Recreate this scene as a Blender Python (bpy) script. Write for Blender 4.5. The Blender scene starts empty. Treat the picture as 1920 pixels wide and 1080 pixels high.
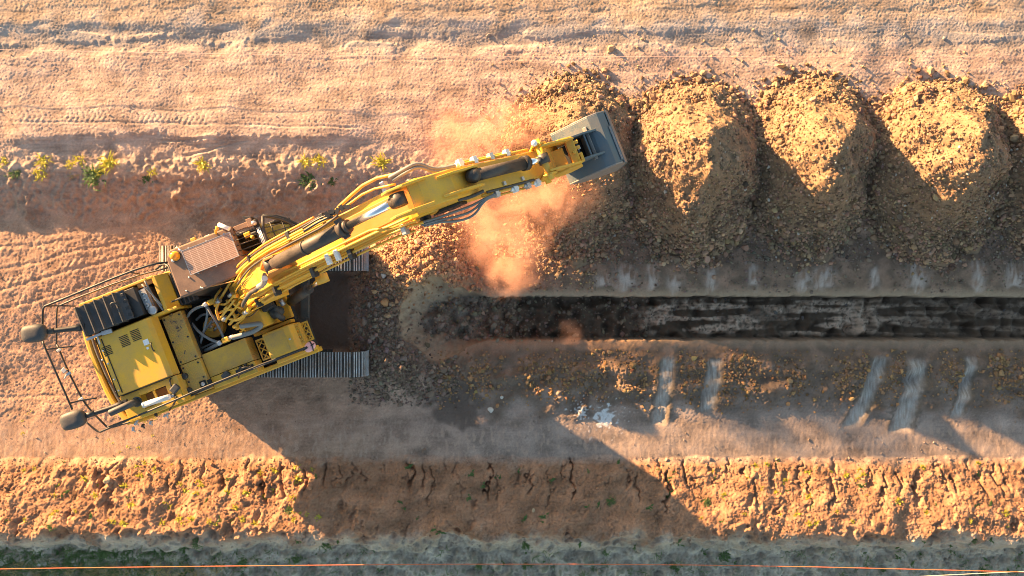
import bpy, bmesh, math, random
import numpy as np
from mathutils import Vector, Matrix
R = math.radians
random.seed(7)
rng = np.random.default_rng(11)
sc = bpy.context.scene
COL = sc.collection

# ------------------------------------------------------------------ camera, sky, sun, exposure
H, S = 20.0, 75.0                       # camera height in metres, photo pixels per metre on the ground
cam = bpy.data.objects.new('camera', bpy.data.cameras.new('camera'))
COL.objects.link(cam); sc.camera = cam
cam.location = (0, 0, H); cam.rotation_euler = (0, 0, 0)
cam.data.sensor_width = 36; cam.data.lens = 36 * H / (1920 / S)
cam.data.clip_start = .1; cam.data.clip_end = 2000
SUN_EL, SUN_AZ = 8.4, 36.0              # elevation; degrees above the -x axis towards +y
sd = Vector((-math.cos(R(SUN_AZ)) * math.cos(R(SUN_EL)), math.sin(R(SUN_AZ)) * math.cos(R(SUN_EL)), math.sin(R(SUN_EL))))
world = bpy.data.worlds.new('World'); sc.world = world; world.use_nodes = True
wn = world.node_tree.nodes; wl = world.node_tree.links
sky = wn.new('ShaderNodeTexSky'); sky.sky_type = 'NISHITA'; sky.sun_disc = False
sky.sun_elevation = R(SUN_EL); sky.sun_rotation = math.atan2(sd.x, sd.y)
sky.air_density = 1.0; sky.dust_density = .6; sky.ozone_density = .7
wn['Background'].inputs['Strength'].default_value = .07
hs = wn.new('ShaderNodeHueSaturation'); hs.inputs['Saturation'].default_value = 1.0; wl.new(sky.outputs[0], hs.inputs['Color']); wl.new(hs.outputs[0], wn['Background'].inputs['Color'])
sun = bpy.data.objects.new('sun', bpy.data.lights.new('sun', 'SUN')); COL.objects.link(sun)
sun.data.energy = 5.0; sun.data.angle = R(.5); sun.data.color = (1.0, .61, .29)
sun.rotation_euler = sd.to_track_quat('Z', 'Y').to_euler()
sc.view_settings.view_transform = 'Standard'; sc.view_settings.look = 'None'
sc.view_settings.exposure = 2.52; sc.view_settings.gamma = 1.0
sc.cycles.filter_width = 1.0; sc.cycles.max_bounces = 6; sc.cycles.volume_bounces = 1
sc.cycles.volume_step_rate = 2.0; sc.cycles.volume_max_steps = 64

# ------------------------------------------------------------------ helpers
C = (-6.03, -.507); A = R(21.5)         # swing centre of the machine, heading of its upper body
def W(px, py, z=0):                     # photo measurement at height z -> world x, y
    k = (H - z) / H
    return ((px - 960) / S * k, (540 - py) / S * k)
def M(px, py, z):                       # the same in the frame of the upper body: along, left, up
    x, y = W(px, py, z); x -= C[0]; y -= C[1]
    return (x * math.cos(A) + y * math.sin(A), -x * math.sin(A) + y * math.cos(A), z)
def tag(o, label=None, cat=None, group=None, kind=None):
    if label: o['label'] = label
    if cat: o['category'] = cat
    if group: o['group'] = group
    if kind: o['kind'] = kind
    return o

class MB:
    def __init__(s): s.v = []; s.f = []; s.sm = []
    def add(s, vs, fs, smooth=False):
        n = len(s.v); s.v += [tuple(p) for p in vs]; s.f += [tuple(i + n for i in f) for f in fs]; s.sm += [smooth] * len(fs); return s
    def box(s, a0, a1, b0, b1, z0, z1):
        vs = [(x, y, z) for z in (z0, z1) for y in (b0, b1) for x in (a0, a1)]
        return s.add(vs, [(0, 2, 3, 1), (4, 5, 7, 6), (0, 1, 5, 4), (2, 6, 7, 3), (0, 4, 6, 2), (1, 3, 7, 5)])
    def obox(s, c, size, rot):
        m = rot if isinstance(rot, Matrix) else Matrix.Rotation(rot, 3, 'Z')
        hx, hy, hz = (q / 2 for q in size)
        vs = [Vector(c) + m @ Vector((x, y, z)) for z in (-hz, hz) for y in (-hy, hy) for x in (-hx, hx)]
        return s.add(vs, [(0, 2, 3, 1), (4, 5, 7, 6), (0, 1, 5, 4), (2, 6, 7, 3), (0, 4, 6, 2), (1, 3, 7, 5)])
    def prism(s, lo, hi):
        n = len(lo)
        fs = [tuple(range(n - 1, -1, -1)), tuple(range(n, 2 * n))] + [(i, (i + 1) % n, n + (i + 1) % n, n + i) for i in range(n)]
        return s.add(list(lo) + list(hi), fs)
    def poly(s, pts, z0, z1): return s.prism([(x, y, z0) for x, y in pts], [(x, y, z1) for x, y in pts])
    def prof(s, pts, b0, b1): return s.prism([(x, b0, z) for x, z in pts], [(x, b1, z) for x, z in pts])
    def tube(s, pts, r, n=8, rnd=2, caps=True):
        P = [Vector(p) for p in pts]
        for _ in range(rnd if len(P) > 2 else 0):
            Q = [P[0]]
            for a, b in zip(P, P[1:]): Q += [a.lerp(b, .25), a.lerp(b, .75)]
            P = Q + [P[-1]]
        Q = [P[0]]
        for p in P[1:]:
            if (p - Q[-1]).length > 1e-4: Q.append(p)
        P = Q
        t = (P[1] - P[0]).normalized(); u = t.orthogonal().normalized(); vs = []
        for i, p in enumerate(P):
            nt = (P[min(i + 1, len(P) - 1)] - P[max(i - 1, 0)]).normalized()
            u = t.rotation_difference(nt) @ u; t = nt; w = t.cross(u)
            rr = r[i * len(r) // len(P)] if isinstance(r, (list, tuple)) else r
            vs += [p + rr * (math.cos(2 * math.pi * k / n) * u + math.sin(2 * math.pi * k / n) * w) for k in range(n)]
        fs = [(i * n + k, i * n + (k + 1) % n, (i + 1) * n + (k + 1) % n, (i + 1) * n + k) for i in range(len(P) - 1) for k in range(n)]
        s.add(vs, fs, True)
        if caps: s.add(vs[:n], [tuple(range(n))]); s.add(vs[-n:], [tuple(range(n))])
        return s
    def cyl(s, p, q, r, n=16): return s.tube([p, q], r, n, 0)
    def lathe(s, base, prof, n=20, rot=None):
        m = rot or Matrix.Identity(3); vs = []
        for r, z in prof: vs += [Vector(base) + m @ Vector((r * math.cos(2 * math.pi * k / n), r * math.sin(2 * math.pi * k / n), z)) for k in range(n)]
        fs = [(i * n + k, i * n + (k + 1) % n, (i + 1) * n + (k + 1) % n, (i + 1) * n + k) for i in range(len(prof) - 1) for k in range(n)]
        return s.add(vs, fs, True)
    def ell(s, c, rad, rot=None, p=2.0, n=20, m=12):     # superellipsoid
        rot = rot or Matrix.Identity(3); vs = []; g = lambda q: math.copysign(abs(q) ** (2 / p), q)
        for i in range(m + 1):
            th = -math.pi / 2 + math.pi * i / m
            for k in range(n):
                ph = 2 * math.pi * k / n
                vs.append(Vector(c) + rot @ Vector((rad[0] * g(math.cos(th)) * g(math.cos(ph)), rad[1] * g(math.cos(th)) * g(math.sin(ph)), rad[2] * g(math.sin(th)))))
        return s.add(vs, [(i * n + k, i * n + (k + 1) % n, (i + 1) * n + (k + 1) % n, (i + 1) * n + k) for i in range(m) for k in range(n)], True)
    def build(s, name, mat, parent=None, bevel=0, rot=0):
        me = bpy.data.meshes.new(name); me.from_pydata(s.v, [], s.f)
        me.polygons.foreach_set('use_smooth', s.sm)
        bm = bmesh.new(); bm.from_mesh(me)
        bmesh.ops.remove_doubles(bm, verts=bm.verts, dist=1e-5)
        bmesh.ops.recalc_face_normals(bm, faces=bm.faces); bm.to_mesh(me); bm.free()
        me.materials.append(mat)
        o = bpy.data.objects.new(name, me); COL.objects.link(o)
        if parent: o.parent = parent
        if rot: o.rotation_euler = (0, 0, rot)
        if bevel:
            b = o.modifiers.new('bevel', 'BEVEL'); b.width = bevel; b.segments = 2; b.limit_method = 'ANGLE'; b.angle_limit = R(40)
        return o

# ------------------------------------------------------------------ materials
def mat(name, col, rough=.5, metal=0, dirt=None, dirt_amt=.5, bump=0, bscale=30, spec=.5, emit=None, checker=False):
    m = bpy.data.materials.new(name); m.use_nodes = True; N = m.node_tree.nodes; L = m.node_tree.links
    b = N['Principled BSDF']; b.inputs['Roughness'].default_value = rough; b.inputs['Metallic'].default_value = metal
    b.inputs['Specular IOR Level'].default_value = spec
    b.inputs['Base Color'].default_value = (*col, 1)
    tc = N.new('ShaderNodeTexCoord'); src = tc.outputs['Object']
    def noise(sc_, det=6, ro=.6):
        n = N.new('ShaderNodeTexNoise'); n.inputs['Scale'].default_value = sc_; n.inputs['Detail'].default_value = det; n.inputs['Roughness'].default_value = ro
        L.new(src, n.inputs['Vector']); return n
    if dirt:
        n = noise(2.2, 8, .7); r = N.new('ShaderNodeMapRange'); r.inputs[1].default_value = .38; r.inputs[2].default_value = .66; r.inputs[4].default_value = dirt_amt
        L.new(n.outputs['Fac'], r.inputs[0])
        n2 = noise(45, 3, .6); r2 = N.new('ShaderNodeMapRange'); r2.inputs[1].default_value = .35; r2.inputs[2].default_value = .75; r2.inputs[3].default_value = .0; r2.inputs[4].default_value = dirt_amt * .5
        L.new(n2.outputs['Fac'], r2.inputs[0])
        ad = N.new('ShaderNodeMath'); ad.operation = 'ADD'; ad.use_clamp = True; L.new(r.outputs[0], ad.inputs[0]); L.new(r2.outputs[0], ad.inputs[1])
        mx = N.new('ShaderNodeMix'); mx.data_type = 'RGBA'; mx.inputs['A'].default_value = (*col, 1); mx.inputs['B'].default_value = (*dirt, 1)
        L.new(ad.outputs[0], mx.inputs['Factor']); L.new(mx.outputs['Result'], b.inputs['Base Color'])
        rr = N.new('ShaderNodeMapRange'); rr.inputs[3].default_value = rough; rr.inputs[4].default_value = .9; L.new(ad.outputs[0], rr.inputs[0]); L.new(rr.outputs[0], b.inputs['Roughness'])
    if bump or checker:
        bp = N.new('ShaderNodeBump'); bp.inputs['Distance'].default_value = .01; bp.inputs['Strength'].default_value = bump or .6
        if checker:
            v = N.new('ShaderNodeTexVoronoi'); v.inputs['Scale'].default_value = 26; v.inputs['Randomness'].default_value = 0; L.new(src, v.inputs['Vector'])
            q = N.new('ShaderNodeMapRange'); q.inputs[1].default_value = .15; q.inputs[2].default_value = .35; q.inputs[3].default_value = 1; q.inputs[4].default_value = 0
            L.new(v.outputs['Distance'], q.inputs[0]); L.new(q.outputs[0], bp.inputs['Height'])
        else: L.new(noise(bscale).outputs['Fac'], bp.inputs['Height'])
        L.new(bp.outputs['Normal'], b.inputs['Normal'])
    if emit:
        b.inputs['Emission Color'].default_value = (*emit[:3], 1); b.inputs['Emission Strength'].default_value = emit[3]
    return m
DUST = (.33, .21, .13)
m_yel = mat('yellow_paint', (.78, .42, .02), .4, 0, (.45, .29, .11), .5)
m_plate = mat('yellow_checker_plate', (.66, .38, .04), .55, 0, (.36, .24, .11), .7, checker=True)
m_pipe = mat('yellow_pipe', (.78, .42, .03), .35, 0, (.45, .28, .12), .35)
m_blk = mat('black_paint', (.012, .015, .018), .38, 0, (.08, .068, .058), .4)
m_rub = mat('rubber_hose', (.035, .038, .04), .55, 0, (.14, .12, .10), .5)
m_hose = mat('grey_hose', (.16, .18, .19), .5, 0, (.25, .22, .18), .4)
m_steel = mat('track_steel', (.50, .54, .57), .42, .25, (.30, .22, .16), .8, bump=.3, bscale=40)
m_shoe = mat('track_shoe', (.045, .048, .05), .55, 0, (.17, .13, .095), .5)
m_frame = mat('frame_dark', (.07, .065, .06), .7, 0, (.2, .14, .09), .7)
m_chrome = mat('chrome_rod', (.85, .85, .86), .22, 1)
m_cylb = mat('cylinder_black', (.016, .018, .02), .4, 0, (.17, .12, .085), .4)
m_buck = mat('bucket_paint', (.075, .125, .155), .36, .25, (.20, .17, .15), .55, bump=.15, bscale=25)
m_buckw = mat('worn_bucket_steel', (.30, .29, .28), .45, .5, (.30, .22, .17), .5, bump=.2, bscale=18)
m_roof = mat('dusty_cab_roof', (.17, .105, .075), .8, 0, (.30, .19, .13), .7, bump=.1, bscale=60)
m_plast = mat('black_plastic', (.022, .032, .038), .45, 0, (.13, .10, .085), .5, bump=.1, bscale=30)
m_grey = mat('silver_metal', (.55, .56, .57), .35, .7, (.4, .33, .27), .4)
m_white = mat('white_paint', (.80, .79, .76), .5)
m_orng = mat('seat_orange', (.45, .13, .03), .7)
m_pit = mat('engine_bay_dark', (.012, .012, .012), .8)
m_pink = mat('mirror_sky_reflection', (.90, .45, .43), .35, 0)  # pink sky reflection painted in as the mirror's base colour
m_amber = mat('amber_lens', (.9, .33, .02), .15, 0, spec=.6)
m_deep_orng = mat('deep_orange', (.55, .20, .03), .5, 0, (.45, .27, .10), .4)  # deep orange with browner patches, on inner panels and boom pieces
def glass_mat():
    m = mat('cab_glass', (.16, .17, .01), .08, 0, spec=.7); b = m.node_tree.nodes['Principled BSDF']
    b.inputs['Transmission Weight'].default_value = .12; b.inputs['IOR'].default_value = 1.3; return m
m_glass = glass_mat()
def panel_mat():
    m = mat('roof_grid_panel', (.36, .235, .18), .6); N = m.node_tree.nodes; L = m.node_tree.links; b = N['Principled BSDF']
    tc = N.new('ShaderNodeTexCoord'); br = N.new('ShaderNodeTexBrick'); L.new(tc.outputs['Object'], br.inputs['Vector'])
    br.offset = 0; br.inputs['Color1'].default_value = (.27, .165, .12, 1); br.inputs['Color2'].default_value = (.31, .19, .14, 1); br.inputs['Mortar'].default_value = (.62, .48, .40, 1)
    br.inputs['Scale'].default_value = 1; br.inputs['Mortar Size'].default_value = .004; br.inputs['Mortar Smooth'].default_value = .4; br.inputs['Brick Width'].default_value = .152; br.inputs['Row Height'].default_value = .036
    L.new(br.outputs['Color'], b.inputs['Base Color']); return m
m_panel = panel_mat()
def vcol_mat(name, n1=35, n2=160, lo=.72, hi=1.25, bump=.5, dist=.02):
    m = bpy.data.materials.new(name); m.use_nodes = True; N = m.node_tree.nodes; L = m.node_tree.links
    b = N['Principled BSDF']; b.inputs['Roughness'].default_value = .95; b.inputs['Specular IOR Level'].default_value = .15
    at = N.new('ShaderNodeAttribute'); at.attribute_name = 'Col'
    tc = N.new('ShaderNodeTexCoord')
    a = N.new('ShaderNodeTexNoise'); a.inputs['Scale'].default_value = n1; a.inputs['Detail'].default_value = 7; a.inputs['Roughness'].default_value = .8; L.new(tc.outputs['Object'], a.inputs['Vector'])
    r = N.new('ShaderNodeMapRange'); r.inputs[1].default_value = .3; r.inputs[2].default_value = .7; r.inputs[3].default_value = lo; r.inputs[4].default_value = hi; L.new(a.outputs['Fac'], r.inputs[0])
    mx = N.new('ShaderNodeMix'); mx.data_type = 'RGBA'; mx.blend_type = 'MULTIPLY'; mx.inputs['Factor'].default_value = 1
    L.new(at.outputs['Color'], mx.inputs['A']); L.new(r.outputs[0], mx.inputs['B']); L.new(mx.outputs['Result'], b.inputs['Base Color'])
    c = N.new('ShaderNodeTexNoise'); c.inputs['Scale'].default_value = n2; c.inputs['Detail'].default_value = 6; c.inputs['Roughness'].default_value = .65; L.new(tc.outputs['Object'], c.inputs['Vector'])
    bp = N.new('ShaderNodeBump'); bp.inputs['Strength'].default_value = bump; bp.inputs['Distance'].default_value = dist
    L.new(c.outputs['Fac'], bp.inputs['Height']); L.new(bp.outputs['Normal'], b.inputs['Normal']); return m
m_soil = vcol_mat('soil', 45, 55, .68, 1.28, .5, .02)
m_clod = vcol_mat('clod', 30, 80, .8, 1.2, .4, .012)

# ------------------------------------------------------------------ the terrain: one sheet
dx = .0245
xs = np.arange(-13.6, 13.6, dx); ys = np.arange(-8.1, 8.1, dx)
def ext(c):
    g = .05 * 1.28 ** np.arange(28); g = np.cumsum(g)
    return np.concatenate([c[0] - g[::-1], c, c[-1] + g])
X1, Y1 = ext(xs), ext(ys); NX, NY = len(X1), len(Y1)
X, Y = np.meshgrid(X1, Y1); U, V = 960 + S * X, 540 - S * Y
fx = np.fft.fftfreq(NX, dx)[None, :]; fy = np.fft.fftfreq(NY, dx)[:, None]
def band(wl, seed, ax=1.0, ay=1.0, width=.55):
    r = np.random.default_rng(seed); f = np.sqrt((fx * ax) ** 2 + (fy * ay) ** 2) + 1e-9
    g = np.exp(-(np.log(f * wl) / width) ** 2)
    n = np.real(np.fft.ifft2(np.fft.fft2(r.standard_normal((NY, NX))) * g)); return n / n.std()
def ss(a, b, t):
    q = np.clip((t - a) / (b - a), 0, 1); return q * q * (3 - 2 * q)
lin = lambda a, b, t: np.clip((t - a) / (b - a), 0, 1)
n4, n2, n1, nh, nq, nf = band(4, 1), band(2, 2), band(1, 3), band(.5, 4), band(.22, 5), band(.1, 6)
nff = band(.055, 10)
nz_ = band(.2, 9, 7, .6, 1.0)                        # fine streaks along x
nx_ = band(.8, 7, 3.5, .6)                        # long in x
ny_ = band(.14, 8, 1, 4)                        # streaks along y
gs = lambda u, v, su, sv: np.exp(-((U - u) / su) ** 2 - ((V - v) / sv) ** 2)
inner = np.clip(1 - np.maximum(np.abs(X) - 13.6, np.abs(Y) - 8.1) / 6, 0, 1)

Z = .016 * n4 + .0045 * n2 + .0018 * n1
north = 1 - lin(326, 408, V + 7 * n1 + 4 * nq)
south = ss(960, 1000, V)
# upper haul road
Z += .34 * north
stripA = -.045 * (1 - .6 * ss(900, 1500, U)) * lin(50, 72, V + 5 * n1 + 1 * nq) * (1 - lin(92, 112, V + 4 * n1)) * (.7 + .3 * ss(-.6, .6, n2)) * (1 - .5 * ss(.1, 1.2, nx_ + .2 * nq))
Z += stripA - .008 * lin(20, 24, V + 5 * n1) * (1 - lin(30, 44, V))
st = (1 - lin(262, 270, V + 6 * n2 + 2 * nq)); Z += .045 * st * lin(150, 230, V) * ss(20, 60, U) * (1 - ss(620, 720, U))
Z += north * ((.0018 * nx_ + .0010 * nh + .0010 * nq) + (.0019 * nf + (.0007 * nz_) + .0022 * nff) + .06 * lin(110, 256, V) * (1 - lin(262, 300, V)))
Z += .013 * np.maximum(0, nq) * ss(285, 310, V) * (1 - ss(322, 335, V)) * (1 - ss(740, 900, U)) + .012 * np.maximum(0, nh) * ss(270, 300, V) * (1 - ss(318, 330, V)) * (1 - ss(740, 900, U))
# machine ground: grooves and track prints
mid = (1 - north) * (1 - ss(840, 870, V))
left = 1 - ss(650, 760, U)
Z += mid * (.0026 * nh + .0022 * nq + .0026 * nf + .0020 * nff) * (1 - .7 * ss(770, 810, V)) + .10 * lin(700, 856, V) * (1 - ss(1000, 1040, V))
def groove(u0, v0, u1, v1, w, d, lug=0, pit=13):
    global Z
    L = math.hypot(u1 - u0, v1 - v0); c, s = (u1 - u0) / L, (v1 - v0) / L
    t = (U - u0) * c + (V - v0) * s; q = -(U - u0) * s + (V - v0) * c + 1.2 * n2 + .5 * nh
    e = ss(0, 30, t) * (1 - ss(L - 30, L, t))
    if lug: Z += e * d * np.exp(-(q / w) ** 4) * np.sign(np.sin((t + lug * np.abs(q)) * 2 * math.pi / pit)) * ss(-.8, .6, n1 + .4)
    else: Z += -e * d * np.exp(-(q / w) ** 2) + e * d * .5 * (np.exp(-((q - 2 * w) / w) ** 2) + np.exp(-((q + 2 * w) / w) ** 2))
for g in [(-60, 560, 300, 462, 3, .009), (-60, 520, 280, 440, 3, .008), (-60, 595, 140, 545, 3, .009), (60, 440, 420, 418, 4, .008), (-40, 470, 160, 448, 3, .008),
          (-60, 690, 200, 690, 3, .006), (-60, 742, 230, 744, 3, .006), (20, 232, 700, 246, 2, .007), (300, 272, 460, 262, 2, .015), (345, 298, 500, 262, 2, .02), (0, 195, 100, 285, 2, .02),
          (560, 118, 1100, 120, 2, .004)]: groove(*g)
groove(-60, 540, 300, 445, 22, .003, .9, 14); groove(-60, 600, 290, 505, 22, .003, -.9, 14); groove(-60, 222, 420, 226, 14, .003, .6, 10); pass
groove(-60, 466, 280, 430, 20, .003, .9, 14); groove(60, 360, 480, 392, 16, .004, .9, 14)
# berm along the south
wob = 8 * n2 + 5 * nh + 2 * nq
up = lin(856, 985, V + .25 * wob - .1 * nh); bh = .58 + .04 * n2
berm = bh * (up ** .85) * (1 - lin(984, 1030, V + wob))
Z += berm
bm_ = ss(858, 875, V + .5 * wob) * (1 - ss(990, 1015, V + wob))
Z += bm_ * (.005 * nh + .004 * nq + .005 * nf + .005 * nff)
rg = np.random.default_rng(5)
for u in np.arange(-20, 1960, 26):
    u = u + rg.uniform(-10, 10); v0 = rg.uniform(852, 885); v1 = v0 + rg.uniform(15, 85); d = rg.uniform(.05, .18) * (1.0 if u > 420 else .4)
    ph = rg.uniform(0, 6); cx = u + 3.5 * np.sin(V / 17 + ph) + 3 * np.sin(V / 7 + 2 * ph) + 2.2 * nh + rg.uniform(-.25, .25) * (V - v0) + 2 * nq
    Z -= d * np.exp(-((U - cx) / rg.uniform(1.7, 3.0)) ** 2) * ss(v0, v0 + 14, V) * (1 - ss(v1 - 20, v1, V))
for k in range(75):
    u, v = rg.uniform(-10, 1930), rg.uniform(885, 995)
    if 700 < u < 1180 and rg.random() < .5: continue
    s1, s2, d = rg.uniform(3, 8), rg.uniform(6, 15), rg.uniform(.03, .11); tl = rg.uniform(-.5, .1)
    q = ((U - u - tl * (V - v) + 2.5 * nq) / s1) ** 2 + ((V - v) / s2) ** 2
    Z -= d * np.exp(-q * q)
for k in range(34):
    u, v = rg.uniform(-10, 1930), rg.uniform(1020, 1085)
    Z -= .1 * gs(u, v, rg.uniform(10, 20), rg.uniform(6, 12))
low = ss(1005, 1035, V + wob); Z += low * (.035 * nh + .018 * nq + .008 * nf) * inner - .06 * low
# rill fans on the flat just above the berm
fan = ss(775, 815, V) * (1 - ss(852, 868, V)); Z += fan * .0008 * band(.2, 21, 1, 3) + fan * .0007 * band(.12, 22, 1, 3.5)
# trench
ends = ss(850, 960, U)
wv = 1.2 * n1 + .8 * nq
half = 41 + (32 + 5 * n1 + 3 * nh) * (1 - ss(830, 915, U))
tv = np.where(U < 822, np.hypot(U - 822, V - 597), np.abs(V - 597)) + wv * .6
floor_z = -.30 - .25 * lin(780, 900, U) - .45 * ss(880, 1010, U) + .05 * nh
wallw = 1.4 + 43 * (1 - ss(815, 912, U))
tr = lin(0, 1, (half - tv) / wallw)
lip = (1 - lin(0, 19, tv - half)) * ss(860, 950, U) * np.where(V < 597, 1, .9)
north_s = .20 * gs(1500, 505, 900, 40) * ss(880, 1000, U)
Z += north_s * (1 - tr)
# loose pile at the trench end, and the low windrow of spoil south of the trench
pile = .95 * gs(822, 522, 62, 62) + .45 * gs(745, 495, 52, 48) + .35 * gs(800, 455, 70, 45) + .30 * gs(715, 600, 55, 110) + .28 * gs(800, 690, 130, 45) 
wind = ss(820, 980, U) * ss(652, 690, V) * (1 - ss(715, 790, V + 10 * n1)) * (.11 + .05 * band(1.3, 31, 1.0, .5))
rough = np.clip(pile * 2.2, 0, 1) + np.clip(wind * 4, 0, 1)
Z += (pile + wind + rough * (.014 * nh + .012 * nq + .010 * nf)) * (1 - tr)
Z -= .11 * lip * lip
fl = band(.5, 41, 6, .55)
Z = Z * (1 - tr) + tr * (floor_z + .03 * nh + .012 * nq + .008 * fl * ss(1150, 1300, U))
swipes = [(1252, 668, 1232, 800, 13), (1340, 672, 1322, 775, 14), (1650, 668, 1592, 805, 15), (1718, 672, 1685, 815, 19), (1818, 668, 1790, 785, 11)]
nsy = band(.06, 51, 1, 9)
swm = np.zeros_like(Z)
for (u0, v0, u1, v1, w) in swipes:
    t = (V - v0) / (v1 - v0); cu = u0 + (u1 - u0) * t ** 1.4 if False else u0 + (u1 - u0) * np.clip(t, 0, 1) ** 1.3
    k = np.exp(-((U - cu) / w) ** 4) * ss(-.03, .08, t) * (1 - ss(.88, 1.0, t)); swm = np.maximum(swm, k)
    Z -= .05 * k - .02 * np.exp(-((np.abs(U - cu) - w * 1.35) / (w * .35)) ** 2) * ss(0, .1, t) * (1 - ss(.85, 1, t))
Z -= swm * rough * (.014 * nh + .012 * nq + .010 * nf) * .95
smN = []
for u in (1128, 1180, 1212, 1265, 1335, 1405, 1490, 1545, 1640, 1715, 1810, 1880):
    smN.append((u + rg.uniform(-15, 15), rg.uniform(478, 512), rg.uniform(7, 19)))
Z = Z * inner
# ---- colours (albedo, greyed where shade falls south of the trench)
def mixc(a, b, t): return a * (1 - t[..., None]) + np.asarray(b) * t[..., None]
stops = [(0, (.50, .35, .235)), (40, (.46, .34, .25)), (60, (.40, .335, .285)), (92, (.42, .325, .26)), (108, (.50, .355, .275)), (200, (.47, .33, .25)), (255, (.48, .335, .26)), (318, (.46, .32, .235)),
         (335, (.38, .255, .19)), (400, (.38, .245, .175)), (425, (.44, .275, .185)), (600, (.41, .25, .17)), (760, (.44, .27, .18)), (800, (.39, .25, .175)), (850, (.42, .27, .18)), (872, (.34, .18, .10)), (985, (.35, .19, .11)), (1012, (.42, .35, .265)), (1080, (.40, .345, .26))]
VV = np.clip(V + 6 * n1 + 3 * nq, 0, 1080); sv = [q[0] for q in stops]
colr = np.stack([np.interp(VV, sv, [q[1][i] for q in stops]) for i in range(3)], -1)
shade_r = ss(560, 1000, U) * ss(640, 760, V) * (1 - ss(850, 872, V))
colr = mixc(colr, (.31, .24, .195), shade_r * .85)  # the shade's greyer tone painted into the ground colour
colr *= (1 + .10 * np.clip(n1, -2, 2) + .07 * np.clip(nx_, -2, 2) + .06 * np.clip(nh, -2, 2) + .05 * nf + (.03 + .04 * (V < 330)) * nz_)[..., None]
streak = ss(.2, 1.6, nx_ + .5 * n1); colr = mixc(colr, (.27, .165, .105), streak * .45 * mid * left)
grav = np.clip(ss(650, 700, U) * ss(470, 540, V) * (1 - ss(700, 735, V + 8 * n1)) + ss(980, 1060, U) * ss(400, 470, V) * (1 - ss(545, 556, V)) + ss(790, 860, U) * ss(650, 668, V) * (1 - ss(730, 800, V + 14 * n1)), 0, 1)
colr = mixc(colr, (.155, .108, .075), grav * (.75 + .2 * np.clip(nh, -1, 1)))
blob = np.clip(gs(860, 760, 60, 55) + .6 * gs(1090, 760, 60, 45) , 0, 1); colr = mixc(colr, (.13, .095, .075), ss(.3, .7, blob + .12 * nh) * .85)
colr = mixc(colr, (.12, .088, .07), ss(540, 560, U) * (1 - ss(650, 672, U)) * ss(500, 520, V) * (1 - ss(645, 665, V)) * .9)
pl = np.clip(1.2 * gs(800, 480, 85, 75) + gs(735, 460, 50, 60), 0, 1); colr = mixc(colr, (.40, .225, .125), pl * .9)
cr = 1 - lin(742, 830, U); 
colr = mixc(colr, (.42, .30, .20), lip * (.7 + .25 * (V < 597)) * ss(880, 960, U))
colr = mixc(colr, (.35, .19, .11), (1 - lin(0, 22, tv - half)) * (V > 597) * ss(800, 850, U) * (1 - ss(1000, 1300, U)) * .8)
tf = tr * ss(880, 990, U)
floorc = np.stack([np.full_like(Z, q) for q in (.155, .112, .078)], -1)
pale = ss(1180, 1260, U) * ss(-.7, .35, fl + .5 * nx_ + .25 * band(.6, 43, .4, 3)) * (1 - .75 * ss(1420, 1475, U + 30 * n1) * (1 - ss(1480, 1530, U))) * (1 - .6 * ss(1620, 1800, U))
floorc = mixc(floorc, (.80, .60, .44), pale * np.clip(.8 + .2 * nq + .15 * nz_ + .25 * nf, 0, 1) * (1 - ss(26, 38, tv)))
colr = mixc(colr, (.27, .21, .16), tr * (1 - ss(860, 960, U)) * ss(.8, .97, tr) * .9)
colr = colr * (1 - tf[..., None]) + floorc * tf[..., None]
collar = ss(.0, .10, tr) * (1 - ss(.82, .98, tr)) * (1 - ss(850, 905, U)); colr = mixc(colr, (.40, .29, .195), collar * np.clip(.8 + .12 * nq + .1 * nf, 0, 1))
for u, v, w in smN:
    k = np.exp(-((U - u - .08 * (V - v)) / w) ** 2) * ss(v, v + 20, V) * (1 - ss(534, 548, V + 5 * nh)) * ss(-.9, 1.2, .45 * ny_ + .35 * nh + .12 * nsy + .9 * ss(505, 540, V))
    colr = mixc(colr, (.50, .41, .345), k * .85)
colr = mixc(colr, (.52, .46, .39), np.clip(swm * (.60 + .17 * np.clip(nsy, -1.3, 1.3) + .12 * ny_), 0, 1))
edge = np.zeros_like(Z)
for (u0, v0, u1, v1, w) in swipes:
    t = (V - v0) / (v1 - v0); q = (U - u0 - (u1 - u0) * np.clip(t, 0, 1) ** 1.3) / w; edge = np.maximum(edge, np.exp(-((np.abs(q + .1) - 1.25 + .1 * nq) / .3) ** 2) * ss(0, .1, t) * (1 - ss(.85, 1.02, t)))
colr = mixc(colr, (.13, .105, .08), edge * .8)
lime = ss(.45, .75, gs(1133, 783, 22, 22) + .22 * nq + .12 * nf) + .8 * ss(.5, .8, gs(1090, 772, 12, 16) + .25 * nf); lime *= ss(.02, .2, gs(1133, 783, 34, 34) + gs(1090, 772, 24, 24)); colr = mixc(colr, (.72, .70, .67), np.clip(lime, 0, 1) * .9)
rill = ss(.5, 1.6, band(.16, 23, 1, 3.0) + .4 * nq) * fan; colr = mixc(colr, (.47, .33, .24), rill * .6)
green = ss(.8, 1.6, nq + .7 * nh) * ss(1020, 1060, V); colr = mixc(colr, (.10, .125, .075), green * .6)
greyer = ss(.3, 1.3, nx_ + .5 * nh) * ss(55, 66, V) * (1 - ss(90, 102, V)); colr = mixc(colr, (.33, .30, .28), greyer * .7)  # greyer patches along the upper strip
# fine mud cracks south of the trench
pts = np.stack([rg.uniform(560, 1300, 900), rg.uniform(770, 840, 900)], 1)
far_ = ss(13.6, 15.5, np.maximum(np.abs(X), np.abs(Y) * 13.6 / 8.1)); colr = mixc(colr, (.40, .285, .21), far_)
colr = np.clip(colr, .01, .85)

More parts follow.
